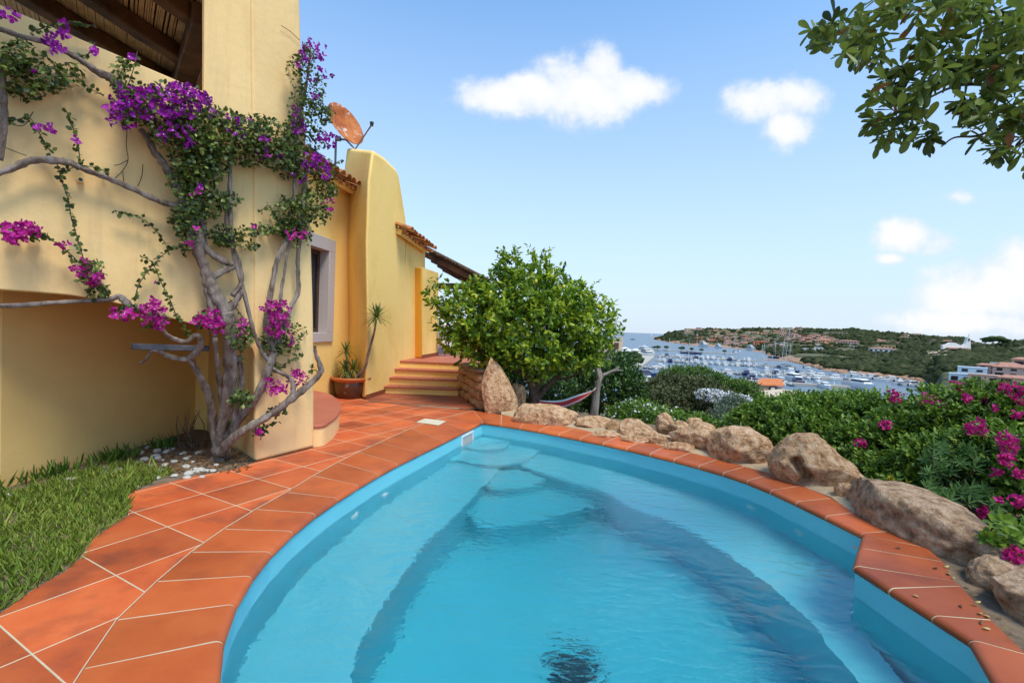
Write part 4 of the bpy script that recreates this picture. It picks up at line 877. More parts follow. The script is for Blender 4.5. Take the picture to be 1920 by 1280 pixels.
# rubble wall flanking the steps
a = np.array([-1.00, 9.72, 0]); b = np.array([-.50, 8.25, 0]); sw = MB(); t_ = unit((b - a)[None])[0]; ns = np.array([t_[1], -t_[0], 0]); Lw_ = np.linalg.norm(b - a)
sw = empty('rubble_wall', a, 'brown rubble stone wall with flat capstones flanking the terrace steps', 'wall')
rw = random.Random(5); allv = MB(); zc_ = 0
row = 0
while zc_ < .56:
    h = rw.uniform(.10, .17); s = rw.uniform(-.1, 0)
    while s < Lw_:
        w = rw.uniform(.12, .30); c = a + t_ * (s + w / 2) + ns * (-.02 + rw.uniform(-.015, .02)) + Zu * (zc_ + h / 2); me = rockmesh(rw.randint(0, 999), 3, .3, 6)
        R = Matrix.Rotation(math.atan2(t_[1], t_[0]), 3, 'Z'); vs = [Vector(c) + R @ Matrix.Rotation(rw.uniform(-.03, .03), 3, 'Y') @ Vector((q.co.x * w * .60, q.co.y * .10, q.co.z * h * .62)) for q in me.vertices]
        allv.add(vs, [tuple(p.vertices) for p in me.polygons]); bpy.data.meshes.remove(me); s += w
    zc_ += h; row += 1
allv.obj('rubble', M['rock2'], sw, smooth=True)
mb = MB(); mb.prism([a - Zu * .1, b - Zu * .1, b + Zu * .58, a + Zu * .6], -ns * .35 * np.sign(-(ns @ np.array([1, 0, 0]))) ); 
mb.obj('core', M['stonegrey'], sw)
mb = MB(); s = 0
while s < Lw_:
    w = rw.uniform(.3, .5); c = a + t_ * (s + w / 2) + Zu * .62; e = np.array([.16, .05, 0]); me = rockmesh(rw.randint(0, 999), 3, .12, 7); R = Matrix.Rotation(math.atan2(t_[1], t_[0]), 3, 'Z')
    mb.add([Vector(c + e) + R @ Vector((q.co.x * w * .6, q.co.y * .3, q.co.z * .06)) for q in me.vertices], [tuple(p.vertices) for p in me.polygons]); bpy.data.meshes.remove(me); s += w
mb.obj('capstones', M['stonegrey'], sw, smooth=True)
# ---- lemon tree
tb0 = np.array([.45, 8.75, -.1]); lt_ = empty('lemon_tree', tb0, 'round green lemon tree with a forked trunk behind the flat boulder', 'tree')
mb = MB(); Q = lambda x, y, Y: D(x, y, Y)
for path, rr in (([Q(1003,775,8.8),Q(1000,745,8.8),Q(997,722,8.75),Q(985,700,8.7),Q(975,670,8.6),Q(965,620,8.7)],[.10,.085,.075,.06,.05,.03]),([Q(1000,740,8.8),Q(1010,715,8.8),Q(1018,690,8.7),Q(1030,650,8.7),Q(1020,590,8.8)],[.07,.055,.045,.035,.02]),
    ([Q(1004,752,8.8),Q(1025,725,8.9),Q(1048,705,8.9),Q(1070,688,8.9),Q(1100,665,9.)],[.06,.05,.04,.03,.02]),([Q(985,702,8.7),Q(955,690,8.6),Q(920,672,8.5),Q(890,640,8.5)],[.04,.035,.025,.015]),([Q(975,680,8.6),Q(950,660,8.8),Q(925,600,9)],[.04,.03,.015]),([Q(1010,720,8.8),Q(1000,690,9),Q(1005,600,9.1)],[.04,.03,.015]),
    ([Q(1040,710,8.9),Q(1068,708,8.7),Q(1095,690,8.6)],[.03,.022,.012])):
    p, r = smooth_path(path, 5, rr); mb.tube(p, r, 12, wob=.12)
mb.obj('trunk', M['bark_dark'], lt_, smooth=True)
def QB(x, y, Y, rx, ry, rd=None): c = D(x, y, Y); return (c[0], c[1], c[2], rx * Y / F, (rd or rx) * Y / F, ry * Y / F)
bl2 = [QB(985,625,8.9,115,85,115),QB(910,600,8.7,75,65),QB(870,585,8.7,50,48),QB(1060,620,8.9,80,70),QB(985,555,9,70,60),QB(1040,570,9,60,50),QB(935,555,8.9,45,38),QB(1110,625,8.9,40,50),QB(893,645,8.6,55,30),QB(1075,660,8.8,60,30),QB(985,662,8.7,85,24),QB(1100,560,9,18,18),
    QB(960,505,8.9,20,30),QB(945,490,8.9,9,20),QB(1008,500,9,18,28),QB(1080,560,9,24,24),QB(1120,585,9,20,22),QB(845,610,8.7,26,34),QB(808,548,8.7,13,12),QB(820,580,8.7,12,10),QB(1135,600,9,12,20)]
P, O = twigs(bl2, 2350, 11, .40, .34, 4.2)
leafspray('crown', M['lf_lemon'], P, O, 9, .19, .092, .52, lt_, tvar=.34, up=.25, tbase=.46)
for i, (x, y) in enumerate(((920,548),(1038,628),(1095,640),(1057,537),(1147,628),(1148,640),(968,668),(893,556),(1005,527),(1125,575))):
    m_ = MB(); p = D(x, y, 8.05 if x < 1090 else 8.6); m_.lathe([(0, -.038), (.012, -.034), (.024, -.015), (.027, 0), (.022, .018), (.01, .03), (0, .036)], p, 12); m_.obj('lemon', M['lemon'], lt_, smooth=True)
# ---- bleached dead tree and hammock
dt = empty('dead_tree', (1.75, 9.9, -.4), 'bare bleached dead trunk with broken limbs right of the lemon tree', 'tree'); mb = MB(); Yt = 9.7
for path, rr in (([Q(1113,784,Yt),Q(1118,745,Yt),Q(1122,718,Yt),Q(1128,703,Yt)],[.085,.072,.06,.05]),([Q(1124,712,Yt),Q(1119,690,Yt),Q(1116,677,Yt),Q(1123,668,Yt-.1),Q(1133,662,Yt-.1)],[.045,.038,.032,.022,.012]),([Q(1119,682,Yt),Q(1135,674,Yt),Q(1147,675,Yt)],[.03,.022,.008]),
    ([Q(1127,706,Yt),Q(1124,690,Yt+.1),Q(1128,676,Yt+.1)],[.04,.03,.018]),([Q(1129,704,Yt),Q(1145,697,Yt),Q(1158,690,Yt),Q(1159,687,Yt)],[.035,.028,.018,.010]),([Q(1147,696,Yt),Q(1160,694,Yt),Q(1169,695,Yt)],[.025,.018,.007]),([Q(1138,668,Yt),Q(1143,660,Yt),Q(1141,654,Yt)],[.018,.012,.006])):
    p, r = smooth_path(path, 5, rr); mb.tube(p, r, 12, wob=.2)
mb.obj('trunk', M['deadwood'], dt, smooth=True)
hm = empty('hammock', D(1040, 755, 9.5), 'red and white striped hammock slung from the lemon trunk to the dead tree', 'hammock')
ctrl = [D(1003,752,8.9), D(1030,760,9.1), D(1055,761,9.3), D(1080,752,9.45), D(1098,743,9.55), D(1113,732,9.62)]; pth = smooth_path(ctrl, 6); vv = []; ff = []; mi = []; nw = 9
for i, p in enumerate(pth):
    t = i / (len(pth) - 1); w = .02 + .12 * math.sin(math.pi * min(1, t * 1.05)) ** .8
    for j in range(nw): u_ = j / (nw - 1) * 2 - 1; vv.append(p + np.array([-.1, -.75, -.5]) * u_ * w + Zu * (.30 * w * (u_ * u_)))
for i in range(len(pth) - 1):
    for j in range(nw - 1): ff.append((i * nw + j, i * nw + j + 1, (i + 1) * nw + j + 1, (i + 1) * nw + j)); mi.append(1 if j in (1, 2, 3, 5, 6) else 0)
me = mesh(vv, ff, mi); link('cloth', me, [M['canvas'], M['red']], hm, smooth=True)
mb = MB(); mb.tube([ctrl[0], D(1001, 742, 8.82)], .008, 6); mb.obj('rope', M['canvas'], hm); mb = MB(); mb.tube([ctrl[-1], D(1117, 727, 9.66)], .008, 6); mb.obj('rope', M['canvas'], hm)
# ---- shrubs
def shrub(name, lab, cat, blobs, n, m, L, asp, per=8, twig=.12, stems=6, grp=None, shell=.5, lumpy=.3, lk=3.5, base=None, tvar=.25, up=.35, clipz=None, r=.012):
    c = np.array([b[:3] for b in blobs]).mean(0); zb = base if base is not None else min(b[2] - b[5] for b in blobs)
    root = empty(name, (c[0], c[1], zb), lab, cat, grp); P, O = twigs(blobs, n, len(lab), shell, lumpy, lk, clipz)
    leafspray('foliage', m, P, O, per, twig, L, asp, root, tvar=tvar, up=up)
    mb = MB()
    for b in blobs:
        for k in range(max(2, stems // len(blobs))):
            d = rnd(1)[0] * np.array(b[3:6]) * .6; e = np.array(b[:3]) + d; s0 = np.array([b[0] + random.uniform(-.3, .3) * b[3], b[1] + random.uniform(-.3, .3) * b[4], zb])
            mb.tube([s0, (s0 + e) / 2 + rnd(1)[0] * .1 * b[3], e], [r * 2, r * 1.4, r * .6], 6)
    mb.obj('stem', M['bark_dark'], root, smooth=True); return root
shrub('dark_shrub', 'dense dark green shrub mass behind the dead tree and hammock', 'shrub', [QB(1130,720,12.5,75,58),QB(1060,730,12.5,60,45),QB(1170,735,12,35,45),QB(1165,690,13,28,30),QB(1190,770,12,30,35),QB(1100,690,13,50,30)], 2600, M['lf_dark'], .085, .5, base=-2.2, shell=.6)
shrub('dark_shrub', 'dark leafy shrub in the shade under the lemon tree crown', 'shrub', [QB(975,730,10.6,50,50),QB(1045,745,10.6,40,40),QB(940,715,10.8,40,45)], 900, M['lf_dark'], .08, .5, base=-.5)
wf = shrub('white_flowered_hedge', 'low green hedge dotted with tiny white flowers behind the small rocks', 'shrub', [QB(1175,790,9.0,45,30),QB(1240,795,8.7,50,30),QB(1300,806,8.2,50,28),QB(1205,775,9.6,45,22),QB(1360,812,7.8,45,26),QB(1270,822,8.2,60,18),QB(1150,800,9.2,30,20)], 2800, M['lf_hedge'], .05, .5, per=8, twig=.08, base=-.9)
P, O = twigs([QB(1180,786,8.9,45,30),QB(1240,792,8.6,50,30),QB(1205,772,9.5,45,22)], 170, 5, .97, .2); leaves('flowers', M['fl_white'], P + O * .05, rnd(len(P)), O, .05, .04, RNG.uniform(.5, 1, len(P)), wf)
shrub('olive_bush', 'broad olive brown bush in front of the rounded green one', 'bush', [QB(1290,750,24,75,42),QB(1240,770,22,45,40),QB(1330,770,22,55,35),QB(1365,790,20,40,25),QB(1255,735,25,40,28),QB(1230,745,24,30,30)], 5200, M['lf_olive'], .13, .42, per=8, twig=.26, base=-5.5, shell=.65, lk=5, r=.03)
shrub('round_green_bush', 'rounded bright green bush whose top stands against the marina', 'bush', [QB(1300,722,30,62,34),QB(1260,728,30,36,28),QB(1345,735,29,40,26),QB(1380,742,28,32,26)], 4200, M['lf_pine'], .13, .4, per=8, twig=.26, base=-6.5, shell=.7, lk=5, r=.03)
shrub('green_bush', 'green bush at the right foot of the rounded one beside the terracotta roofed hut', 'bush', [QB(1390,738,31,30,22),QB(1405,755,28,22,20)], 1100, M['lf_pine'], .14, .42, twig=.26, base=-6, shell=.65, r=.03)
gb = shrub('grey_bush', 'grey green bush below the white oleander', 'bush', [QB(1375,770,19,30,26),QB(1360,785,18,26,20)], 1100, M['lf_grey'], .09, .35, twig=.16, base=-3.5, r=.02)
ol = shrub('white_oleander', 'oleander covered with white blossom between the olive bush and the hut', 'shrub', [QB(1330,743,21,22,8),QB(1355,750,20.5,26,9),QB(1385,757,20,26,10),QB(1402,762,20,14,9)], 500, M['lf_grey'], .1, .3, twig=.16, base=-3.4, r=.02)
P, O = twigs([QB(1330,740,20.8,24,8),QB(1355,747,20.3,26,9),QB(1385,753,19.8,26,10),QB(1402,759,19.8,14,9)], 520, 5, .8, .3); leafspray('flowers', M['fl_white'], P, O, 4, .08, .09, .8, ol, tbase=.7)
# hedge along the right
shrub('green_hedge', 'bright green small leaved hedge behind the boulder with the dark hole', 'hedge', [QB(1430,802,6.6,42,38,60),QB(1480,790,6.5,60,38,60),QB(1560,790,6.3,65,40,55),QB(1635,798,6.0,60,44,55),QB(1520,820,6.0,70,40,45),QB(1600,850,5.5,50,55,45),QB(1400,800,6.9,26,30),QB(1590,757,6.5,40,16),QB(1440,766,6.8,26,14),QB(1500,758,6.7,36,12),QB(1545,757,6.7,30,14)], 5200, M['lf_hedge'], .05, .52, per=8, twig=.095, base=-.15, shell=.55, r=.008)
pf = shrub('pink_flowered_hedge', 'hedge starred with magenta blossom at the right edge of the garden', 'hedge', [QB(1720,808,5.4,70,52,60),QB(1810,802,5.0,75,54,60),QB(1900,802,4.7,75,56,60),QB(1990,810,4.5,70,65,60),QB(1760,870,4.7,75,55,45),QB(1860,860,4.4,80,60,50),QB(1690,850,5.2,55,60,45),QB(1640,900,5.0,42,42,35),QB(1950,900,4.0,80,80,50),QB(1700,930,4.6,60,40,30),
    QB(1650,756,5.9,20,14),QB(1750,750,5.4,30,15),QB(1840,740,5.0,36,14),QB(1895,748,4.8,30,14)], 6200, M['lf_hedge'], .052, .45, per=8, twig=.10, base=-.15, shell=.55, r=.008)
P = []; 
for (x, y, r_, n_, Y) in ((1677,742,13,34,5.55),(1737,750,13,16,5.2),(1757,757,11,12,5.2),(1797,724,11,24,5.2),(1812,733,8,10,5.1),(1888,726,12,26,4.7),(1905,745,10,8,4.7),(1918,733,10,20,4.7),(1815,748,9,18,4.75),(1862,767,6,8,4.7),(1905,778,7,14,4.5),(1913,755,6,10,4.6),(1828,802,16,40,4.25),(1890,830,18,44,3.9),(1888,862,13,34,3.8),(1912,890,10,18,3.7),(1660,798,11,20,5.0),(1612,832,10,16,5.0),(1868,888,8,10,3.85),(1908,940,12,20,3.5),(1846,955,7,14,3.85),(1838,962,6,8,3.85),(1870,935,6,8,3.75),(1900,1040,14,26,3.0),(1895,1048,9,12,3.0),(1775,762,8,6,5.1),(1850,752,6,6,4.9)):
    c = D(x, y, Y - .12); P.append(c + rnd(n_) * (RNG.uniform(0, 1, n_) ** .4 * r_ * Y / F)[:, None])
P = np.vstack(P); P = np.repeat(P, 3, 0); n = len(P); leaves('flowers', M['fl_pink'], P, rnd(n) + [0, -.3, .3], rnd(n), RNG.uniform(.022, .036, n), .026, RNG.uniform(.1, 1, n), pf)
def rosette_shrub(lab, spots, L, per, m, asp):
    root = empty('broad_leaved_shrub', np.mean([s[:3] for s in spots], 0) * [1, 1, 0], lab, 'shrub', None); pp = []; aa = []; nn_ = []; tt = []
    for s in spots:
        d0 = unit((np.array([random.uniform(-.5, .3), random.uniform(-.9, -.2), random.uniform(.3, 1)]))[None])[0]
        for k in range(per):
            an = k * 2.4; u1 = unit(np.cross(d0, Zu)[None])[0]; u2 = np.cross(d0, u1); q = u1 * math.cos(an) + u2 * math.sin(an); f_ = k / per
            pp.append(np.array(s[:3]) + d0 * .03 * f_); aa.append(q * (1.1 - .6 * f_) + d0 * (.2 + .9 * f_)); nn_.append(d0 + q * -.2); tt.append(.3 + .5 * f_ + random.uniform(-.15, .15))
    n = len(pp); leaves('foliage', m, np.array(pp), np.array(aa), np.array(nn_), L * RNG.uniform(.7, 1.1, n), L * asp, np.array(tt), root)
    mb = MB(); zb = -.15; c = np.mean([s[:3] for s in spots], 0)
    for s in spots[::3]: mb.tube([(c[0], c[1] + .15, zb), ((c[0] + s[0]) / 2, (c[1] + s[1]) / 2 + .1, (zb + s[2]) / 2), s[:3]], [.01, .007, .004], 6)
    mb.obj('stem', M['bark_dark'], root); return root
sp = []
for i in range(120):
    x = random.uniform(1735, 1870); y = random.uniform(835, 960); 
    if abs(y - (890 + (x - 1800) * .1)) < 62: sp.append(D(x, y, 4.15 + random.uniform(-.15, .25) - (y - 890) * .004))
rosette_shrub('grey green shrub with long narrow leaves low in the right hedge', sp, .085, 11, M['lf_gb'], .2)
sp = [D(random.uniform(1848, 1935), random.uniform(975, 1045), 3.05 + random.uniform(-.1, .2)) for _ in range(34)]
rosette_shrub('fresh green broad leaved shrub overhanging the flat brown boulder', sp, .075, 8, M['lf_hedge'], .5)
yl = [D(x + random.uniform(-14, 14), y + random.uniform(-8, 8), Y) for (x, y, Y) in ((1680,905,4.55),(1755,942,4.0),(1690,912,4.5)) for _ in range(6)]
M['lf_yel'] = leafmat('yellow_leaf', [(.35, .3, .02), (.6, .5, .03)])
rosette_shrub('sprig of yellow leaves low behind the whaleback boulder', yl, .05, 6, M['lf_yel'], .4)
shrub('side_hedge', 'green hedge continuing past the right edge of the garden', 'hedge', [(4.5, 2.6, .35, .7, .7, .55), (4.6, 1.5, .35, .7, .7, .55), (4.6, .4, .3, .7, .7, .5)], 1500, M['lf_hedge'], .055, .48, base=-.15)
# fallen leaves on the right coping
fl = rockmesh(1, 1); bpy.data.meshes.remove(fl)
fls = [(1608,1028),(1690,1027),(1770,1062),(1758,1063),(1723,1117),(1800,1133),(1842,1148),(1828,1128),(1818,1112),(1790,1082),(1778,1073),(1850,1152),(1865,1160),(1880,1172),(1840,1170),(1858,1178),(1897,1188),(1785,1065),(1805,1100),(1812,1060),(1835,1135)]
lfm = []
for k in range(4):
    me = mesh([(LEAF[i][0] * (.5 + .1 * k), LEAF[i][1], -LEAF[i][2] * 1.3) for i in range(7)], [tuple(t) for t in LF]); me.materials.append(M['dry']); a = me.attributes.new('tint', 'FLOAT', 'FACE'); a.data.foreach_set('value', [(.0, .25, .6, .9)[k]] * 6); lfm.append(me)
for i, (x, y) in enumerate(sorted(fls, key=lambda q: q[1])): drop(lfm[i % 4], 'fallen_leaf', M['dry'], G(x, y, .006), random.uniform(0, 6), (random.uniform(.02, .042), random.uniform(.028, .045), .06), f'dry fallen leaf on the darker right hand coping, {ORD[i]} from the far end', 'leaf', 'fallen leaves on the right coping')
# ---- potted yuccas
pb_ = np.array([-2.93, 8.86, 0.]); pt = empty('plant_pot', pb_, 'large brown glazed pot with a terracotta rim against the yellow chimney wall', 'pot')
mb = MB(); mb.lathe([(0, .0), (.20, 0), (.235, .02), (.27, .1), (.29, .2), (.295, .27), (.28, .31), (.27, .31), (.27, .24), (0, .24)], pb_, 48); o = mb.obj('body', M['pot'], pt, smooth='auto')
mb = MB(); mb.lathe([(.285, .30), (.345, .335), (.365, .36), (.36, .385), (.34, .39), (.30, .375), (.275, .35), (.27, .30)], pb_, 48); mb.obj('rim', M['potrim'], pt, smooth='auto')
mb = MB(); mb.lathe([(0, .37), (.15, .365), (.285, .345)], pb_, 24); mb.obj('soil', M['soil'], pt, smooth=True)
for k in range(3):
    pass
def yucca(lab, stem, rr, heads):
    root = empty('potted_yucca', stem[0], lab, 'plant', 'yuccas in the brown pot'); mb = MB(); p, r = smooth_path(stem, 6, rr); mb.tube(p, r, 10, wob=.15); mb.obj('stem', M['bark'], root, smooth=True)
    for (c, L, n, droop) in heads:
        vs = MB()
        for i in range(n):
            an = i * 2.399; el = 1.4 - 1.95 * (i / n); d = np.array([math.cos(an) * math.cos(el), math.sin(an) * math.cos(el), math.sin(el)]); sd_ = unit(np.cross(d, Zu + .01)[None])[0]; l_ = L * random.uniform(.8, 1.1); pts = []
            for k in range(6): t = k / 5; pts.append((c + d * l_ * t - Zu * droop * l_ * t * t * math.cos(el), .014 * (1 - t) ** .6 * (.7 + 1.2 * t)))
            v_ = []; 
            for (q, w) in pts: v_ += [q - sd_ * w, q + Zu * -.25 * w, q + sd_ * w]
            vs.add(v_, [(k * 3 + j, k * 3 + j + 1, k * 3 + j + 4, k * 3 + j + 3) for k in range(5) for j in range(2)])
        o = vs.obj('leaves', M['lf_yucca'], root, smooth=True); a_ = o.data.attributes.new('tint', 'FLOAT', 'FACE'); tv = np.repeat(RNG.uniform(.1, .9, n), 10)
        a_.data.foreach_set('value', np.resize(tv, len(o.data.polygons)).astype(np.float32))
yucca('tall yucca with one tuft of leaves on a long curved bare stem', [pb_ + [.10, -.1, .36], D(684, 690, 8.62), D(690, 665, 8.58), D(701, 625, 8.52), D(706, 595, 8.5)], [.035, .026, .022, .018, .016], [(D(706, 594, 8.5), .31, 60, .25)])
yucca('low yucca with a tuft above a bushy clump of leaves in the pot', [pb_ + [-.1, 0, .36], D(651, 680, 8.86), D(649, 655, 8.85)], [.03, .025, .02], [(D(649, 658, 8.85), .24, 34, .3), (D(646, 692, 8.8), .27, 40, .5)])
yucca('short bushy yucca rising between the other two in the pot', [pb_ + [-.02, -.04, .36], D(662, 690, 8.84)], [.03, .025], [(D(662, 692, 8.82), .27, 38, .45)])
# ---- overhanging branch, upper right
ov = empty('overhanging_tree', (5.4, 3.4, -.1), 'leafy tree whose branches hang into the upper right of the view', 'tree')
Yo = 3.1; mb = MB(); brs = [[(2350,900),(2330,500),(2250,250),(2120,60),(1960,-60),(1800,-110)],[(2250,250),(2060,190),(1900,130),(1868,165),(1830,188),(1790,215)],[(2100,80),(1980,60),(1880,110),(1850,150)],[(1800,-110),(1720,-20),(1640,20),(1570,60)],[(2000,60),(1850,20),(1760,15)],[(1868,160),(1800,160),(1740,185),(1690,220)],[(2060,190),(1960,230),(1880,240),(1830,255),(1790,258),(1765,275)],[(1960,230),(1920,265),(1890,290)],[(1900,130),(1800,110),(1720,120)]]
for k, b in enumerate(brs):
    Yk = Yo + (k % 3) * .12; rr = np.linspace(.10 if k == 0 else .02 if k < 3 else .012, .02 if k == 0 else .004, len(b)); pts = [D(x, y, Yk if not (k == 0 and i < 3) else Yk + .1) for i, (x, y) in enumerate(b)]
    if k == 0: pts = [np.array([5.4, 3.4, -.1])] + pts; rr = [.13] + list(rr)
    p, r = smooth_path(pts, 5, list(rr)); mb.tube(p, r, 8, wob=.1)
mb.obj('branch', M['bark_dark'], ov, smooth=True)
spots = []
for (x, y, rx, ry, n) in ((1560,62,30,30,12),(1590,45,34,34,14),(1620,70,34,38,14),(1600,95,30,24,8),(1650,95,22,28,8),(1650,30,38,26,13),(1690,18,40,18,12),(1740,10,60,14,16),(1800,5,60,16,14),(1860,20,60,34,22),(1905,50,40,50,20),(1730,90,34,32,13),(1765,80,34,34,12),(1790,100,44,36,15),(1720,130,40,22,10),(1760,140,46,22,12),(1690,165,40,26,12),(1680,200,36,30,14),(1665,225,30,28,12),(1700,235,34,28,12),(1740,190,34,22,10),(1745,245,34,20,9),(1800,200,30,22,9),(1830,140,50,40,16),(1880,150,45,50,20),(1905,110,40,50,18),(1820,235,26,16,5),(1870,200,46,26,14),(1905,225,34,28,12),(1860,265,20,16,5),(1880,285,28,18,9),(1905,265,24,20,8),(1950,120,60,120,40),(1960,240,50,60,20)):
    for _ in range(int(n * .68)): a_ = random.uniform(0, 6.28); q = random.random() ** .5; spots.append((x + rx * q * math.cos(a_), y + ry * q * math.sin(a_), Yo + random.uniform(-.28, .3)))
pp = []; aa = []; nn_ = []; tt = []
for (x, y, Y) in spots:
    c = D(x, y, Y); d0 = unit((np.array([random.uniform(-1.2, .5), random.uniform(-.6, .6), random.uniform(-.7, .7)]))[None])[0]; kk = random.randint(4, 7); tv = random.gauss(.38, .16)
    for k in range(kk):
        an = k * 2.4; u1 = unit(np.cross(d0, [0.1, .2, 1])[None])[0]; u2 = np.cross(d0, u1); q = u1 * math.cos(an) + u2 * math.sin(an)
        pp.append(c + d0 * .012 * k); aa.append(q * .75 + d0 * .6); nn_.append(Zu + q * .4 + rnd(1)[0] * .5); tt.append(1 if random.random() < .035 else min(tv + random.uniform(-.1, .12), .8))
n = len(pp); leaves('foliage', M['lf_over'], np.array(pp), np.array(aa), np.array(nn_), RNG.uniform(.075, .125, n), RNG.uniform(.032, .048, n), np.array(tt), ov, T=LEAF3)
# ================================================================== BOUGAINVILLEA
bg_ = empty('bougainvillea', G(410, 862), 'old bougainvillea with twisted grey stems and magenta bracts climbing the yellow wall', 'climbing plant')
nRt = None
def WB(x, y, off=.12):
    """a point off metres in front of the wall or the pillar face"""
    if x <= 478: return VL(x, y, off)
    p = VRp(min(x, 590), y) if x <= 590 else D(x, y, VRp(590, y)[1] * 1.0 + (x - 590) * .002)
    d = unit((np.array([0, 0, H]) - p)[None])[0]; return p + d * off
base = G(410, 866, -.03)
def low(x, y):
    """between the root and the wall plane: the lower stems lean out from under the arch"""
    t = np.clip((862 - y) / 240, 0, 1); yb = base[1] * (1 - t) + WB(x, y, .16)[1] * t; return D(x, y, yb)
stems = [
 ([(410,868),(412,835),(415,800),(428,745),(433,700),(432,650),(430,610),(424,585)],[26,20,18,20,21,22,22,20],1),
 ([(424,588),(405,555),(392,530),(384,500),(370,470),(362,440),(352,400)],[18,17,15,13,13,12,11],0),
 ([(426,590),(440,566),(455,545)],[13,9,7],0),
 ([(400,535),(398,520),(425,505),(436,498),(415,488),(392,472),(372,440),(352,400),(338,388),(300,378),(240,350),(200,333),(160,318),(132,306),(110,302),(60,300),(25,315),(-20,332)],[8,9,10,9,9,9,9,10,8,8,7,7,7,8,9,8,7,6],0),
 ([(355,415),(340,372),(322,335),(308,308),(290,285),(275,258),(262,242)],[12,11,10,10,9,8,6],0),
 ([(232,190),(222,165),(205,145),(180,133),(150,112),(120,96),(80,78),(40,68),(0,55),(-30,50)],[7,10,11,8,7,6,6,6,6,5],0),
 ([(410,855),(400,800),(392,745),(380,715),(366,690),(352,672)],[15,12,12,11,9,8],1),
 ([(352,672),(372,655),(376,640),(368,628),(350,640),(330,636),(312,626),(298,608),(282,590),(255,575)],[8,10,10,8,7,7,6,6,6,5],1),
 ([(376,645),(365,665),(345,674),(318,668),(300,660),(285,658),(275,672),(262,682)],[10,10,9,8,6,5,5,4],1),
 ([(250,585),(235,565),(222,556),(200,562),(150,565),(90,568),(40,572),(-30,573)],[8,9,8,6,5,5,6,5],0),
 ([(408,862),(420,805),(414,740),(408,690),(403,632)],[11,10,9,8,7],1),
 ([(403,632),(398,590),(388,545),(384,510),(378,470),(382,430),(372,395)],[7,9,8,8,8,7,7],0),
 ([(425,858),(436,800),(448,745),(452,700),(448,668)],[11,9,10,9,8],1),
 ([(418,850),(425,828),(456,775),(483,738),(503,692),(514,660)],[16,15,15,14,14,13],1),
 ([(512,670),(500,672),(485,645),(475,619),(464,575),(452,529),(441,490),(436,459),(432,400),(431,340),(430,280)],[8,7,6,6,6,6,6,6,6,6,5],0),
 ([(436,555),(452,530),(449,495),(438,465),(425,430),(424,395)],[7,7,5,5,4,4],0),
 ([(514,660),(503,640),(499,610),(507,556),(513,520),(519,488),(533,458),(545,435)],[12,10,9,8,7,7,7,5],0),
 ([(512,655),(526,600),(526,556),(533,515),(538,478),(543,455),(548,430)],[7,6,5,4,4,4,3],0),
 ([(514,660),(522,640),(536,606),(545,575),(559,548),(559,515),(559,478),(562,440),(566,400),(571,350),(574,315),(565,290),(556,270),(552,235),(562,205),(574,160),(580,110),(582,85)],[8,7,6,6,7,6,6,6,6,6,6,6,6,5,5,4,3,2],0),
 ([(553,380),(552,340),(556,300),(556,275)],[5,5,5,5],0),
 ([(412,850),(430,828),(455,808),(490,788),(520,768),(545,748),(572,728),(596,706),(601,690),(592,665),(590,648)],[14,13,12,11,11,11,10,9,8,5,4],2),
 ([(520,766),(536,752),(549,736),(548,716),(538,704),(522,697),(512,690)],[6,7,8,7,6,5,4],2),
 ([(600,700),(604,692),(596,668)],[6,6,4],2),
 ([(4,130),(6,170),(9,215),(4,260),(-2,300)],[6,7,7,7,6],0)]
bark_all = 0
for pts, rr, lo in stems:
    P_ = [];
    for (x, y) in pts:
        if lo == 1: p = low(x, y)
        elif lo == 2: t = np.clip((x - 412) / 190, 0, 1); p = D(x, y, float(np.interp(t, [0, .14, .4, 1], [4.62, 4.44, 4.5, 4.8])))
        else: p = WB(x, y, .13)
        P_.append(p)
    R_ = [r * np.linalg.norm(p[:2]) / F * (.45 if lo == 1 else .54) for r, p in zip(rr, P_)]
    # blend the joint of wall-hugging stems with the leaning ones
    p, r = smooth_path(P_, 6, R_); r = [q * (1 + .10 * math.sin(i * 1.7) + random.uniform(-.06, .06)) for i, q in enumerate(r)]
    mb = MB(); mb.tube(p, r, 14, wob=.22); mb.obj('branch', M['bark'], bg_, smooth=True)
# hanging strands: thin stalks with heart shaped leaves
LP = []; LA = []; LN = []; LT = []; LS = []; FPp = []; FS = []
strands = [[(122,205),(132,225),(142,258),(148,285),(150,308)],[(108,310),(118,345),(128,375),(133,405),(143,440),(152,470),(160,500),(166,525),(190,548),(205,557)],[(215,395),(238,400),(262,408),(285,425),(302,445),(318,468)],[(352,455),(320,468),(295,488),(272,515),(258,540),(252,565)],
 [(262,480),(285,492),(300,525),(318,560),(330,590),(345,615),(352,628)],[(15,430),(60,438),(85,445),(112,460),(138,482),(160,508),(180,530),(205,550)],[(10,235),(30,225),(55,222),(68,240),(85,270),(98,288)],[(0,130),(30,140),(60,150),(90,165),(115,150)],[(10,160),(50,185),(85,180)],[(100,300),(120,320),(150,310),(190,318),(205,325)],[(128,120),(150,150),(175,170),(195,180)],
 [(148,108),(170,98),(178,80)],[(60,60),(95,48),(130,42),(180,50)],[(230,190),(250,130),(258,95)],[(220,150),(236,118),(240,110)],[(455,440),(485,436),(510,432),(540,445)],[(500,672),(520,640),(525,600)],[(490,395),(505,385),(520,410),(548,420)],[(640,300),(620,310),(590,320)],[(500,700),(525,690),(545,675),(562,668),(568,660)],[(380,600),(405,600),(425,590)],[(330,345),(355,365),(400,370),(440,362)],[(340,385),(345,430),(350,455),(345,480)],[(430,560),(470,620),(455,640),(450,680)],[(520,790),(490,800),(475,812)],[(600,350),(622,338),(618,380)],[(548,60),(585,40)]]
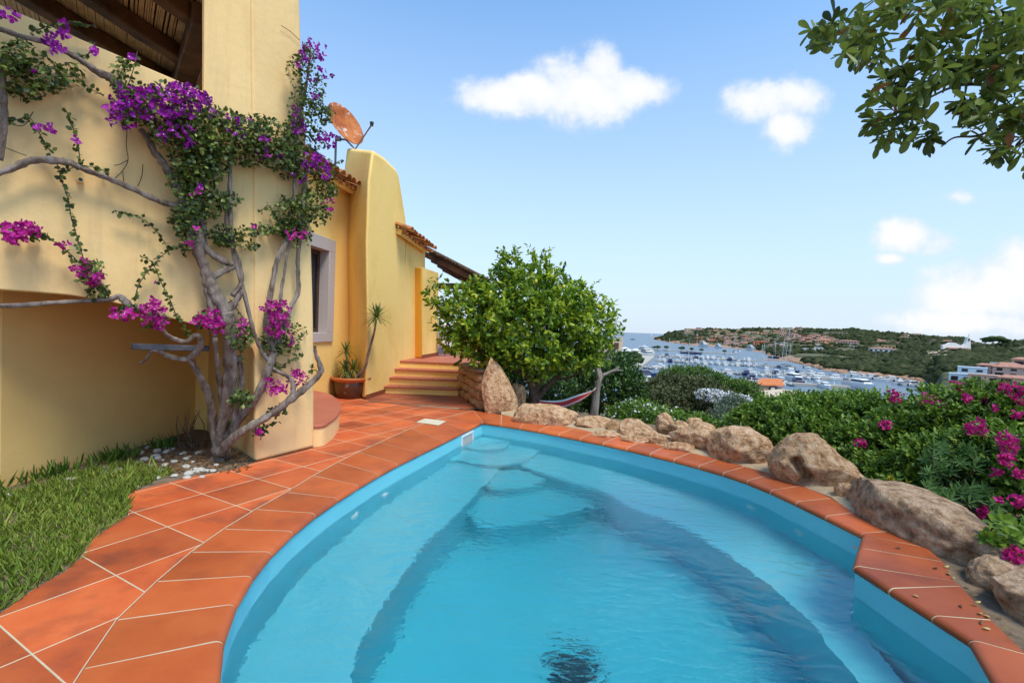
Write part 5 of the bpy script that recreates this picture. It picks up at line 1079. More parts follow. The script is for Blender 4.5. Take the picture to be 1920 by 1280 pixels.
for s_ in strands[:-1]:
    pw = smooth_path([WB(x, y, .09 + .04 * random.random()) if y < 770 else D(x, y, 4.65) for x, y in s_], 7); mb = MB(); mb.tube(pw, .0035, 5); mb.obj('twig', M['bark_dark'], bg_)
    for i in range(len(pw) - 1):
        L_ = np.linalg.norm(pw[i + 1] - pw[i]); k = max(1, int(L_ / .014 + random.random()))
        for j in range(k):
            q = pw[i] + (pw[i + 1] - pw[i]) * random.random(); LP.append(q + rnd(1)[0] * .012); LA.append(rnd(1)[0] * [1, 1, .8] + [0, 0, -.35] + nL * -.4); LN.append(-nL + rnd(1)[0] * .8 + Zu * .5); LT.append(random.gauss(.3, .2)); LS.append(random.uniform(.028, .048))
dense_ = [(0,120,18,26,30),(30,100,30,26,40),(70,120,35,20,30),(40,165,40,18,38),(95,150,34,26,36),(130,140,30,24,20),(40,125,22,22,30),(225,140,16,36,26),(300,172,70,16,60),(250,200,42,30,70),(315,205,80,36,130),(370,215,46,36,70),(330,250,52,34,120),(400,245,52,44,150),(365,300,46,44,160),(340,340,26,30,50),(395,300,40,40,120),(430,262,50,32,110),(470,240,40,28,90),(500,255,42,34,120),(520,290,44,28,90),(470,290,44,22,80),(545,270,30,44,70),(385,385,50,26,110),(350,410,34,24,60),(425,375,24,14,30),(375,345,30,30,60),
 (560,130,24,26,36),(585,170,26,36,70),(590,215,28,28,60),(575,110,18,28,40),(560,200,20,40,46),(550,240,18,24,40),(610,215,20,18,30),(590,262,26,24,50),(565,300,40,26,80),(605,320,28,24,50),(545,320,30,16,30),(600,352,34,18,60),(580,385,34,26,90),(550,405,40,20,70),(540,380,26,14,26),(600,400,24,20,40),(560,440,26,24,50),(500,430,52,9,50),(430,448,30,14,50),(415,440,40,16,40),(350,430,20,40,50),(545,430,26,20,50),(205,490,16,20,0),(170,510,26,26,34),(185,545,24,14,24),(290,600,26,16,24),(240,580,22,12,20),(395,600,34,16,56),(450,628,22,30,50),(540,622,36,20,50),(535,650,26,16,46),(520,590,20,22,30),(500,640,12,20,20),(452,745,22,16,50),(520,770,18,10,24),(490,808,14,8,16),(518,688,16,10,14),(588,690,10,8,8),(435,795,10,6,8),(620,360,14,16,16),(470,460,18,8,16),(20,435,16,14,14),(65,440,14,10,10),(425,225,30,16,36)]
for (x, y, rx, ry, n_) in dense_:
    n_ = int(n_ * 3.0)
    for _ in range(n_):
        a_ = random.uniform(0, 6.283); q = random.random() ** .5; px, py = x + rx * q * math.cos(a_), y + ry * q * math.sin(a_)
        off = random.uniform(.04, .34) if ry > 24 else random.uniform(.04, .2); LP.append(WB(px, py, off) if y < 770 else D(px, py, 4.62)); LA.append(rnd(1)[0] + [0, 0, -.2] - nL * .3); LN.append(rnd(1)[0] * .8 + Zu * .8 - nL * .5); LT.append(random.gauss(.36, .22) + (.25 if (x, y) in ((600,352),(580,385),(400,245),(430,262)) else 0)); LS.append(random.uniform(.026, .050))
leaves('foliage', M['lf_boug'], np.array(LP), np.array(LA), np.array(LN), np.array(LS), np.array(LS) * .72, np.array(LT), bg_)
fl_ = [(240,188,30,28,80),(215,200,22,20,30),(230,225,26,18,34),(290,190,36,26,80),(300,215,30,22,60),(340,178,24,20,60),(355,195,34,26,80),(335,225,22,18,40),(380,190,16,16,24),(345,250,22,14,34),(352,262,14,14,20),(400,215,8,8,8),(430,235,18,14,18),(455,225,10,8,8),(500,265,10,9,12),(495,290,12,10,16),(310,250,18,12,16),(268,172,14,10,16),(385,200,12,18,18),(325,165,12,8,14),
 (22,432,20,18,40),(50,428,16,14,30),(65,436,14,10,18),(30,448,16,10,22),(118,454,9,9,8),(152,500,16,12,22),(165,515,18,14,26),(178,530,12,12,16),(185,515,8,8,8),(210,586,10,8,12),(240,590,12,10,18),(270,585,14,12,22),(292,572,14,12,24),(300,590,12,14,20),(285,605,14,12,22),(302,608,10,8,12),(395,598,22,16,60),(405,612,16,12,34),(380,590,14,10,14),(368,601,6,6,4),(448,606,10,8,10),(460,604,8,6,6),(450,625,10,6,8),(505,575,16,12,34),(525,580,16,16,44),(520,600,16,14,34),(512,620,12,12,24),(530,615,12,14,24),(545,640,6,12,10),(505,725,18,14,30),(520,735,14,10,20),(545,722,14,9,16),(560,710,16,14,40),(555,700,10,10,14),(485,813,7,8,12),
 (575,92,16,18,22),(588,80,8,8,8),(565,112,14,14,18),(600,118,14,16,20),(610,140,12,10,12),(585,150,10,8,8),(600,95,10,14,14),(590,185,8,14,10),(555,225,10,20,24),(562,240,10,10,12),(548,210,6,12,8),(610,258,20,10,30),(618,268,12,12,16),(580,298,20,12,34),(600,305,16,14,30),(612,322,12,16,24),(605,335,10,8,12),(575,310,12,10,14),(570,340,8,6,6),(618,384,10,10,12),(550,438,14,8,16),(570,440,12,7,12),(545,448,8,6,6),(595,465,4,3,0),(475,430,6,6,4),(350,458,10,8,8),(372,432,8,6,5),(85,243,12,14,14),(78,238,8,6,5),(10,30,20,12,14),(25,32,8,8,8),(60,130,6,6,4),(90,75,14,12,16),(108,88,14,10,14),(122,60,12,12,14),(100,100,8,8,6),(175,95,8,7,8),(120,38,6,5,4),(250,104,9,7,8),(145,262,8,10,5),(545,330,6,6,4),(308,540,3,3,0),(286,528,5,4,2),(370,350,10,8,5),(365,360,6,6,5),(330,410,4,4,0),(525,295,8,6,7),(450,250,8,6,5)]
FP = []; FY = []
for (x, y, rx, ry, n_) in fl_:
    for _ in range(int(n_ * .62)):
        a_ = random.uniform(0, 6.283); q = random.random() ** .5; px, py = x + rx * 1.12 * q * math.cos(a_), y + ry * 1.12 * q * math.sin(a_); FY.append(y); FP.append(WB(px, py, random.uniform(.14, .40)) if y < 770 else D(px, py, 4.5))
FP = np.array(FP); n = len(FP); FP3 = np.repeat(FP, 3, 0) + rnd(n * 3) * .003; d0 = unit(rnd(n) - nL * .8 + Zu * .3); u1 = unit(np.cross(d0, Zu)); u2 = np.cross(d0, u1); an = np.tile([0, 2.09, 4.19], n) + np.repeat(RNG.uniform(0, 6, n), 3)
ax = np.repeat(u1, 3, 0) * np.cos(an)[:, None] + np.repeat(u2, 3, 0) * np.sin(an)[:, None] + np.repeat(d0, 3, 0) * .55
FYr = np.repeat(np.array(FY) > 350, 3)
for sel, mm in ((~FYr, 'fl_boug'), (FYr, 'fl_mag')): leaves('flowers', M[mm], FP3[sel], ax[sel], np.repeat(d0, 3, 0)[sel], RNG.uniform(.026, .036, sel.sum()), .027, np.repeat(RNG.normal(.45, .25, n), 3)[sel], bg_)
leaves('flower_centres', M['fl_white'], FP[::3] + d0[::3] * .012, rnd(len(FP[::3])), d0[::3], .010, .009, RNG.uniform(.3, 1, len(FP[::3])), bg_, kind='stuff')
# dead twigs on the wall and at the root
for s_ in ([(238,245),(237,275),(240,300),(230,320),(215,335)],[(240,300),(225,308),(214,310)],[(230,322),(232,340)],[(268,308),(266,330),(258,350)],[(50,155),(90,146),(145,143)],[(15,232),(45,235),(62,210)],[(527,48),(545,60),(562,76)],[(5,275),(30,285),(50,292)]):
    mb = MB(); mb.tube(smooth_path([WB(x, y, .035) for x, y in s_], 5), .003, 5); mb.obj('twig', M['bark_dark'], bg_)
tw = empty('dead_brushwood', G(360, 838), 'tangle of dead twigs at the foot of the recess wall', 'twigs')
for i in range(16):
    a0 = G(random.uniform(335, 385), random.uniform(828, 848)); e = a0 + np.array([random.uniform(-.25, .15), random.uniform(-.15, .1), random.uniform(.1, .42)]); mb = MB(); mb.tube([a0, (a0 + e) / 2 + rnd(1)[0] * .06, e], [.006, .005, .002], 5); mb.obj('twig', M['bark_dark'], tw)
# weathered board carried by the branch ring
pb2 = [low(254, 650), low(400, 654)]; pb2 = [p + nL * .10 for p in pb2]
mb = MB(); u_ = unit((pb2[1] - pb2[0])[None])[0]; mb.prism([pb2[0] + Zu * .02, pb2[1] + Zu * .02, pb2[1] - Zu * .03, pb2[0] - Zu * .03], nL * .09)
M['slate'] = mat('dark_painted_wood', [(.07, .075, .09), (.16, .16, .18)], 12, .6, .4, 30); mb.obj('weathered_board', M['slate'], label='narrow blue grey weathered board lodged in the looped lower stems', cat='board', bevel=.008)
# ================================================================== BAY, MARINA, VILLAGE
sm = bpy.data.materials.new('sea_water'); sm.use_nodes = True
def sea_():
    nt = sm.node_tree; n = nt.nodes; l = nt.links; b = n['Principled BSDF']; b.inputs['Base Color'].default_value = (.10, .145, .19, 1); b.inputs['Roughness'].default_value = .3; b.inputs['Specular IOR Level'].default_value = .3; b.inputs['IOR'].default_value = 1.33
    tc = n.new('ShaderNodeTexCoord'); mp = n.new('ShaderNodeMapping'); mp.inputs['Scale'].default_value = (1, .5, 1); l.new(tc.outputs['Object'], mp.inputs[0])
    a = n.new('ShaderNodeTexNoise'); a.inputs['Scale'].default_value = .9; a.inputs['Detail'].default_value = 8; l.new(mp.outputs[0], a.inputs['Vector'])
    bp = n.new('ShaderNodeBump'); bp.inputs['Strength'].default_value = .8; bp.inputs['Distance'].default_value = .3; l.new(a.outputs[0], bp.inputs['Height']); l.new(bp.outputs[0], b.inputs['Normal'])
sea_()
mb = MB(); mb.add([(-60000, 60, SEA), (60000, 60, SEA), (120000, 120000, SEA), (-120000, 120000, SEA)], [(0, 1, 2, 3)]); mb.obj('sea', sm, kind='structure')
def GS(x, y, z=SEA): return G(x, y, z)
# ---- boats (built once each, copied along the piers)
def hull(mb, L, B, Hh, m=0, bow=.5, z0=0):
    n = 9; v = []; f = []
    for i in range(n):
        t = i / (n - 1); w = B / 2 * (1 - max(0, (t - bow) / (1 - bow)) ** 2.2) if t > bow else B / 2 * (.88 + .12 * t / bow); w = max(w, .03); zz_ = Hh * (1 + .25 * t * t)
        x = (t - .5) * L
        v += [(x - .06 * L * (1 if i == n - 1 else 0), -w * .75, z0 - .1), (x, -w, z0 + zz_), (x, w, z0 + zz_), (x - .06 * L * (1 if i == n - 1 else 0), w * .75, z0 - .1)]
    for i in range(n - 1):
        for j in range(3): f.append((i * 4 + j, i * 4 + 4 + j, i * 4 + 5 + j, i * 4 + 1 + j))
    f += [(0, 1, 2, 3), (4 * n - 1, 4 * n - 2, 4 * n - 3, 4 * n - 4)]; mb.add(v, f, m)
def cabin(mb, x0, x1, w, z0, h, m=0, rake=.5, top=None):
    k = w / 2; t = k * .82; r = min(rake, (x1 - x0) * .4)
    v = [(x0, -k, z0), (x1, -k, z0), (x1, k, z0), (x0, k, z0), (x0 + r * .25, -t, z0 + h), (x1 - r, -t, z0 + h), (x1 - r, t, z0 + h), (x0 + r * .25, t, z0 + h)]
    mb.add(v, [(4, 5, 6, 7), (0, 1, 5, 4), (1, 2, 6, 5), (2, 3, 7, 6), (3, 0, 4, 7)], m)
def boat_cruiser(L, hm):
    mb = MB(); hull(mb, L, L * .32, L * .13); cabin(mb, -L * .2, L * .28, L * .26, L * .13, L * .05); cabin(mb, -L * .18, L * .22, L * .245, L * .181, L * .045, 1); cabin(mb, -L * .2, L * .16, L * .24, L * .227, L * .025); mb.box((-L * .34, 0, L * .135), (L * .26, L * .27, .06), m=2)
    mb.tube([(-L * .1, -L * .1, L * .25), (-L * .12, -L * .1, L * .32), (-L * .12, L * .1, L * .32), (-L * .1, L * .1, L * .25)], .05, 5)
    return mesh(mb.v, mb.f, mb.m), [hm, M['dark'], M['deckwood']]
def boat_open(L, hm):
    mb = MB(); hull(mb, L, L * .36, L * .1); mb.box((-L * .08, 0, L * .12), (L * .62, L * .25, .05), m=2); mb.box((0, 0, L * .17), (L * .12, L * .12, L * .12)); mb.box((0.05 * L, 0, L * .25), (.05, L * .14, L * .06), ry=.4, m=1)
    mb.box((-L * .08, 0, L * .33), (L * .36, L * .28, .07), m=3)
    for sx in (-1, 1):
        for sy in (-1, 1): mb.tube([(-L * .08 + sx * L * .15, sy * L * .12, L * .1), (-L * .08 + sx * L * .15, sy * L * .12, L * .33)], .03, 4)
    mb.box((-L * .52, 0, L * .1), (L * .07, L * .08, L * .16), m=1); return mesh(mb.v, mb.f, mb.m), [hm, M['dark'], M['canvas'], M['navy']]
def boat_rib(L, hm):
    mb = MB()
    for s in (-1, 1): mb.tube([(-L * .5, s * L * .15, .35), (L * .15, s * L * .15, .38), (L * .38, s * L * .09, .48), (L * .5, 0, .6)], [.24, .25, .23, .18], 8)
    mb.box((-L * .1, 0, .25), (L * .75, L * .26, .1), m=1); mb.box((-.2, 0, .75), (.7, .7, .8), m=2); mb.box((-L * .35, 0, .65), (.9, 1.2, .5), m=2); mb.box((-L * .53, 0, .6), (.4, .5, .9), m=1)
    mb.tube([(-.6, -.6, .4), (-.7, -.6, 1.9), (-.7, .6, 1.9), (-.6, .6, .4)], .05, 5); return mesh(mb.v, mb.f, mb.m), [hm, M['dark'], M['white']]
def boat_yacht(L, hm):
    mb = MB(); hull(mb, L, L * .24, L * .12); z = L * .12
    for k, (a, b, w) in enumerate(((-.38, .24, .225), (-.34, .12, .21), (-.28, .02, .18))):
        cabin(mb, L * a, L * b, L * w, z, L * .022); cabin(mb, L * (a + .01), L * (b - .01), L * w * .97, z + L * .022, L * .03, 1); cabin(mb, L * (a - .04), L * (b - .0), L * w * 1.02, z + L * .052, L * .016); z += L * .068
    mb.tube([(-L * .1, -L * .05, z), (-L * .12, 0, z + L * .06), (-L * .1, L * .05, z)], L * .006, 6); mb.tube([(-L * .12, 0, z + L * .05), (-L * .12, 0, z + L * .11)], L * .004, 6); mb.lathe([(0, L * .035), (L * .014, L * .03), (L * .018, L * .015), (L * .012, 0)], (-L * .06, 0, z), 10)
    return mesh(mb.v, mb.f, mb.m), [hm, M['dark']]
M['mast'] = mat('pale_mast', [(.55, .54, .52)], 1, .5)
def boat_sail(L, hm, mh, sail=False):
    mb = MB(); hull(mb, L, L * .27, L * .10); cabin(mb, -L * .1, L * .22, L * .15, L * .1, L * .04, 1); mb.box((-L * .3, 0, L * .1 + .05), (L * .3, L * .15, .08), m=2)
    mb.tube([(L * .08, 0, L * .1), (L * .08, 0, mh)], [.16, .10], 6, 3); mb.tube([(L * .08, 0, L * .19), (-L * .3, 0, L * .2)], .14, 6, 4)
    for z in (.45, .72): mb.tube([(L * .08, -L * .07, mh * z), (L * .08, L * .07, mh * z)], .04, 4, 3)
    for (x, y) in ((L * .5, 0), (-L * .5, 0), (L * .06, L * .13), (L * .06, -L * .13)): mb.tube([(x, y, L * .11), (L * .08, 0, mh * .97)], .022, 3, 3, cap=False)
    if sail: mb.add([(L * .05, .05, L * .22), (-L * .32, .3, L * .23), (-L * .12, .35, mh * .55), (L * .05, .05, mh * .96), (L * .12, 0, L * .2), (L * .48, .1, L * .14), (L * .1, .05, mh * .85)], [(0, 1, 2, 3), (4, 5, 6)], 4)
    return mesh(mb.v, mb.f, mb.m), [hm, M['dark'], M['deckwood'], M['mast'], M['canvas'] if sail else M['navy']]
_bm = {}
def proto(kind, *a):
    key = (kind,) + tuple(x if not hasattr(x, 'name') else x.name for x in a)
    if key not in _bm:
        me, ms = {'cruiser': boat_cruiser, 'open': boat_open, 'rib': boat_rib, 'yacht': boat_yacht, 'sail': boat_sail}[kind](*a)
        for m_ in ms: me.materials.append(m_)
        _bm[key] = me
    return _bm[key]
def boat(name, me, p, rz, lab, cat, grp=None, tilt=0):
    o = bpy.data.objects.new(name, me); COL.objects.link(o); o.location = (p[0], p[1], SEA); o.rotation_euler = (tilt, 0, rz); return setp(o, lab, cat, grp)
SZ = [('cruiser', 'motor_cruiser', 'white motor cruiser', 'motorboat', (10., M['white'])), ('open', 'open_motorboat', 'navy awned open motorboat', 'motorboat', (7., M['white'])), ('rib', 'inflatable_boat', 'grey inflatable boat', 'dinghy', (7., M['greyhull'])),
      ('cruiser', 'motor_cruiser', 'navy hulled motor cruiser', 'motorboat', (11., M['navy'])), ('cruiser', 'motor_cruiser', 'small white cabin boat', 'motorboat', (7.5, M['white'])), ('rib', 'inflatable_boat', 'black inflatable boat', 'dinghy', (6., M['dark'])), ('sail', 'sailing_boat', 'white sailing boat', 'sailboat', (10., M['white'], 12.5))]
PIERS = [('tree lined breakwater', (1212,655.5),(1385,664.5), 7, 0, 0), ('farthest pontoon', (1224,668),(1418,677.5), 3, 1, 1), ('second farthest pontoon', (1228,676.5),(1455,688.5), 3, 1, 1), ('middle pontoon', (1203,689),(1560,712), 3, 1, 1), ('nearest long pontoon', (1195,703),(1592,727), 3.4, .55, .45), ('right hand pontoon', (1450,697),(1594,712), 3, .35, 1), ('short front pontoon', (1195,718),(1290,724), 3, .8, 0)]
rb = random.Random(11)
for (nm, A_, B_p, wd, df, dn) in PIERS:
    a = GS(*A_); b = GS(*B_p); t = unit((b - a)[None])[0]; nrm = np.array([-t[1], t[0], 0]); L = np.linalg.norm(b - a); rz = math.atan2(t[1], t[0])
    mb = MB(); c = (a + b) / 2; mb.box((c[0], c[1], SEA + .35), (L, wd, 1.1), rz)
    root = empty('pier', a, nm + ' of pale concrete in the marina' if 'tree' not in nm else 'long stone breakwater with trees, farthest out in the marina', 'pier', 'piers of the marina'); mb.obj('walkway', M['quay'], root)
    mb = MB(); s = 6
    while s < L: q = a + t * s + nrm * (wd / 2 - .3); mb.box((q[0], q[1], SEA + 1.5), (.25, .25, 1.2)); s += 11
    mb.obj('service_posts', M['white'], root)
    cnt = {}
    for side, dens_ in ((1, df), (-1, dn)):
        s = rb.uniform(2, 6)
        while s < L - 3 and dens_ > 0:
            if rb.random() < dens_ * .82:
                kd = rb.choices(SZ, (5, 4, 3, 1, 3, 1.5, .5))[0]; Lb = kd[4][0]; q = a + t * s + nrm * side * (wd / 2 + Lb / 2 + .8); key = (kd[2], side); cnt[key] = cnt.get(key, 0) + 1
                boat(kd[1], proto(kd[0], *kd[4]), q, rz + side * math.pi / 2 * (1 if rb.random() < .8 else -1) + rb.uniform(-.04, .04), f"{kd[2]}, {ORD[min(cnt[key], 48) - 1]} along the {'far' if side * nrm[1] > 0 else 'near'} side of the {nm}", kd[3], 'boats moored along the ' + nm)
                s += Lb * .36 + rb.uniform(.5, 1.3)
            else: s += rb.uniform(2.5, 6)
# quay on the left with canopies and low buildings
qa = [GS(*p) for p in [(1120,668),(1185,661),(1222,655),(1228,662),(1226,672),(1210,684),(1190,700),(1170,722),(1060,735)]]
mb = MB(); mb.prism([p + Zu * 1.2 for p in qa], (0, 0, -3)); mb.obj('quay', M['quay'], kind='structure')
def house(name, x, ybase, wpx, hpx, Y, wallm, roofm='rooftile', lab='', grp=None, roof='hip', rows=1, rz=0, cols=None, parts=False, sink=3):
    c = D(x, ybase, Y); w = wpx * Y / F; h = hpx * Y / F; d = w * .6; mb = MB(); z0 = c[2]
    def W_(m_, cx, cy, cz, sx, sy, sz): mb.box((cx, cy, cz), (sx, sy, sz), m=m_)
    W_(0, 0, 0, (h - sink) / 2, w, d, h + sink)
    rh = min(w * .10, 1.1)
    if roof == 'hip': 
        e = .35; mb.add([(-w/2-e, -d/2-e, h), (w/2+e, -d/2-e, h), (w/2+e, d/2+e, h), (-w/2-e, d/2+e, h), (-w*.3, 0, h+rh), (w*.3, 0, h+rh), (-w/2-e, -d/2-e, h-.25), (w/2+e, -d/2-e, h-.25), (w/2+e, d/2+e, h-.25), (-w/2-e, d/2+e, h-.25)], [(0,1,5,4),(1,2,5),(2,3,4,5),(3,0,4),(0,6,7,1),(1,7,8,2),(2,8,9,3),(3,9,6,0),(6,9,8,7)], 1)
    elif roof == 'shed': mb.add([(-w/2-.3, -d/2-.4, h+.02), (w/2+.3, -d/2-.4, h+.02), (w/2+.3, d/2+.3, h+rh*1.4), (-w/2-.3, d/2+.3, h+rh*1.4), (-w/2-.3, -d/2-.4, h-.2), (w/2+.3, -d/2-.4, h-.2), (w/2+.3, d/2+.3, h-.2), (-w/2-.3, d/2+.3, h-.2)], [(0,1,2,3),(0,4,5,1),(1,5,6,2),(2,6,7,3),(3,7,4,0)], 1)
    else: mb.box((0, 0, h + .15), (w + .2, d + .2, .3), m=0)
    n_ = cols or max(2, int(w / 3.2)); 
    for r_ in range(rows):
        hh = h / rows
        for k in range(n_):
            cx = -w / 2 + w * (k + .5) / n_; ww = w / n_ * (.42 if (k + r_) % 3 else .6); wh = hh * (.42 if k % 2 else .58); cz = r_ * hh + hh * .45
            mb.box((cx, -d / 2 - .0, cz), (ww, .16, wh), m=2)
    me = mesh(mb.v, mb.f, mb.m); o = bpy.data.objects.new(name, me); [me.materials.append(q) for q in (wallm, M[roofm] if isinstance(roofm, str) else roofm, M['dark'])]
    COL.objects.link(o); o.location = c; o.rotation_euler = (0, 0, rz - math.atan2(c[0], c[1])); return setp(o, lab, 'house', grp)
cols_ = {'ochre': [(.52,.34,.16),(.58,.40,.2)], 'pink': [(.58,.36,.29),(.66,.43,.36)], 'terracotta': [(.40,.13,.06),(.48,.17,.08)], 'cream': [(.55,.42,.28),(.62,.5,.36)], 'salmon': [(.58,.34,.25),(.66,.42,.32)], 'orange': [(.6,.15,.06),(.66,.19,.08)], 'white': [(.68,.66,.63),(.76,.74,.71)], 'blue white': [(.60,.68,.74),(.70,.76,.80)]}
HM = {k: mat(k.replace(' ', '_') + '_render', v, .4, .95) for k, v in cols_.items()}
M['fartile'] = mat('far_roof_tile', [(.34,.15,.10),(.50,.27,.19)], .8, 1)
rv = random.Random(23)
def farY(x, y):
    """distance of the land surface seen at a pixel"""
    for j in range(len(YS)):
        Y = YS[j]
        if Y < 150: continue
        z = groundz((x - 960) / F * Y * 1.0, Y); yp = hor(x) + (H - z) * F / Y
        if yp < y: return Y
    return None
clusters = [(1292,1318,616,622,5,('salmon','pink')),(1284,1298,620,628,3,('cream',)),(1332,1396,621,634,15,('ochre','cream','ochre')),(1305,1352,631,645,12,('terracotta','salmon')),(1350,1402,632,647,16,('salmon','terracotta','pink')),(1400,1436,626,634,6,('ochre','cream')),(1402,1422,632,640,4,('cream','salmon')),(1404,1446,637,646,7,('pink','salmon')),(1444,1478,633,651,9,('pink','cream')),
 (1466,1500,624,640,12,('salmon','pink')),(1486,1532,630,646,16,('salmon','pink','terracotta')),(1432,1466,620,630,6,('ochre','cream')),(1466,1500,617,624,5,('cream','pink')),(1520,1548,630,640,6,('pink','cream')),(1524,1568,636,650,12,('ochre','orange','ochre')),(1568,1576,640,648,1,('ochre',)),(1690,1720,628,638,4,('cream',)),(1640,1692,640,645,6,('ochre','salmon')),(1733,1758,638,643,3,('cream','pink')),(1765,1790,641,645,3,('salmon',)),(1820,1846,645,650,3,('salmon','salmon'))]
plc = []
for (x0, x1, y0, y1, n_, cc) in clusters:
    for k in range(n_):
        for _ in range(20):
            x = rv.uniform(x0, x1); y = rv.uniform(y0, y1)
            if all(abs(x - a) > 5.5 or abs(y - b) > 2.6 for a, b in plc): break
        plc.append((x, y))
        Y = farY(x, y)
        if Y is None: continue
        c = rv.choice(cc); plc_n = len(plc)
        desc = f"{c} house {'on the crest' if y < 624 else 'halfway up' if y < 636 else 'low down'} of the far headland"
        house('hillside_house', x, y + 1, rv.uniform(7, 13), rv.uniform(3.4, 5.6), Y, HM[c], 'fartile', desc, 'houses of the village across the bay', rows=rv.choice((1, 1, 2)), rz=rv.uniform(-.5, .5), roof=rv.choice(('hip', 'flat', 'shed', 'flat')))
from collections import Counter
hs = sorted([o for o in COL.objects if o.name.startswith('hillside_house')], key=lambda o: o.location.x / o.location.y); cn = Counter()
for o in hs:
    k = o['label']; cn[k] += 1; i = cn[k] - 1; o['label'] = k.replace(' house', f' house, number {i + 1} from the left,') if False else f"{k}, {ORD[i] if i < len(ORD) else 'last'} from the left"
# singled out buildings
house('hillside_house', 1425, 647.5, 19, 7.5, farY(1425, 648), HM['orange'], 'fartile', 'bright orange blocky house just above the dark scrub point across the bay', rows=2, roof='flat')
house('white_house', 1516, 658, 24, 4.5, farY(1516, 657), HM['white'], 'fartile', 'long low white house with arches in the scrub above the inlet', roof='flat')
house('white_house', 1532, 650, 10, 4, farY(1532, 650), HM['white'], 'fartile', 'small white house just above the long low white one', roof='flat')
house('white_house', 1535, 655, 14, 3.5, farY(1535, 655), HM['white'], 'fartile', 'white flat roofed house right behind the long low white one', roof='flat')
house('white_house', 1462, 648, 16, 4, farY(1462, 648), HM['white'], 'fartile', 'pale house between the pink houses and the navy sailing yacht mast', roof='flat')
for k, (x, w_) in enumerate(((1549,9),(1561,9),(1573,8),(1584,9))): house('white_house', x, 627.5 + k * .3, w_, 5, farY(x, 628 + k * .3), HM['cream'], 'fartile', f'pale villa in the row high on the ridge, {ORD[k]} from the left', 'row of pale villas on the ridge', rows=2, roof='flat')
house('pink_house', 1590, 645, 34, 6, farY(1590, 645), HM['pink'], 'fartile', 'wide pink house with hipped orange roof left of the white villa', rows=2)
house('white_house', 1598, 652, 26, 3.5, farY(1598, 652), HM['white'], 'fartile', 'low white house directly below the wide pink house', roof='flat')
house('white_house', 1652, 661, 38, 8, farY(1652, 661), HM['white'], 'fartile', 'large white villa with dark windows alone in the scrub', rows=1, roof='hip', cols=5)
house('brown_house', 1665, 654, 22, 7, farY(1665, 655), HM['ochre'], 'fartile', 'brown walled block behind the large white villa', roof='flat')
house('villa_block', 1740, 640, 18, 4, farY(1740, 640), HM['cream'], 'fartile', 'flat roofed brown and cream villa on the ridge left of the church', roof='flat')
Yb = 178
for (x, y, w_, h_, c, rf, lab, dy, rw_) in ((1800,715,32,14,'blue white','flat','blue white block lowest at the left of the near resort',0,1),(1822,707,40,18,'blue white','flat','taller blue white block with arched windows in the near resort',6,2),(1852,700,30,16,'pink','hip','pink block with tiled roof right of the blue white ones',12,2),(1845,716,44,13,'salmon','flat','long salmon terrace block in front of the near resort',-8,1),(1900,706,56,18,'pink','hip','wide pink block with verandas at the right edge',4,2),(1890,694,30,12,'cream','hip','cream house with tiled roof high behind the pink blocks',22,1),(1925,688,40,14,'salmon','hip','salmon house half cut by the right edge of the photo',26,1),(1905,720,50,12,'salmon','hip','low salmon house with tiled roof nearest the hedge',-14,1),(1870,690,20,9,'white','flat','small white chimneyed block behind the resort',26,1)):
    house('resort_block', x, y, w_, h_, Yb + dy, HM[c], 'fartile', lab, 'blocks of the near resort', roof=rf, rows=rw_, sink=6)
# church with swept white roofline
Yc = 400; ch = empty('church', D(1795, 657, Yc), 'white church with a swept roofline rising to a pointed bell tower', 'church'); k = Yc / F
ol_ = [(1768,657),(1768,647),(1776,645.5),(1783,642),(1792,642.5),(1800,646.5),(1806,647.5),(1810,645),(1813,638),(1815,632),(1818,632.5),(1820,640),(1820.5,657)]
mb = MB(); mb.prism([D(x, y, Yc) for x, y in ol_], (0, 2.2, 0)); mb.obj('wall', M['whitewash'], ch)
mb = MB(); mb.prism([D(x, y, Yc - 3) for x, y in ((1780,651.5),(1818,652.5),(1818,654.5),(1780,654))], (0, 3.1, 0)); mb.obj('porch_roof', M['fartile'], ch)
mb = MB(); mb.box(D(1799, 656.5, Yc - .4), (36 * k, .8, 4 * k)); mb.obj('porch_recess', M['beam'], ch); mb = MB(); mb.box(D(1817, 636.5, Yc - .2), (1.0, .7, 1.6)); mb.obj('bell_opening', M['dark'], ch)
mb = MB(); p = D(1816.5, 632, Yc + 2); mb.box(p + [0, 0, 1.2], (.18, .18, 2.6)); mb.box(p + [0, 0, 1.7], (1.1, .18, .18)); mb.obj('cross', M['dark'], ch)
# hut with terracotta roof in the middle distance
Yh = 62; hut = empty('tower_hut', D(1450, 752, Yh), 'buff hut with a bright terracotta roof below the garden, before the piers', 'building'); k = Yh / F
mb = MB(); mb.prism([D(x, y, Yh) for x, y in ((1421,726),(1469,727),(1469,752),(1421,750))], (0, 3, 0)); mb.obj('wall', HM['cream'], hut)
mb = MB(); mb.prism([D(1418,722,Yh-.3), D(1471,724,Yh-.3), D(1466,712,Yh+2.2), D(1426,710,Yh+2.2)], (0, .0, .12)); r0 = [D(1418,723.5,Yh-.3), D(1471,725.5,Yh-.3), D(1466,713.5,Yh+3.3), D(1426,711.5,Yh+3.3)]; mb.obj('roof', mat('orange_roof_tile', [(.50,.14,.045),(.62,.22,.08)], 3, .9, .5, 8), hut)
mb = MB(); mb.box(D(1449, 727, Yh - .05), (9.5 * k, .2, 8 * k)); mb.obj('window', M['whitewash'], hut); mb = MB(); mb.box(D(1449, 724.5, Yh - .12), (11 * k, .2, .16)); mb.box(D(1443.6, 728, Yh - .12), (.16, .2, 8 * k)); mb.box(D(1454.4, 728, Yh - .12), (.16, .2, 8 * k)); mb.obj('window_frame', M['dark'], hut)
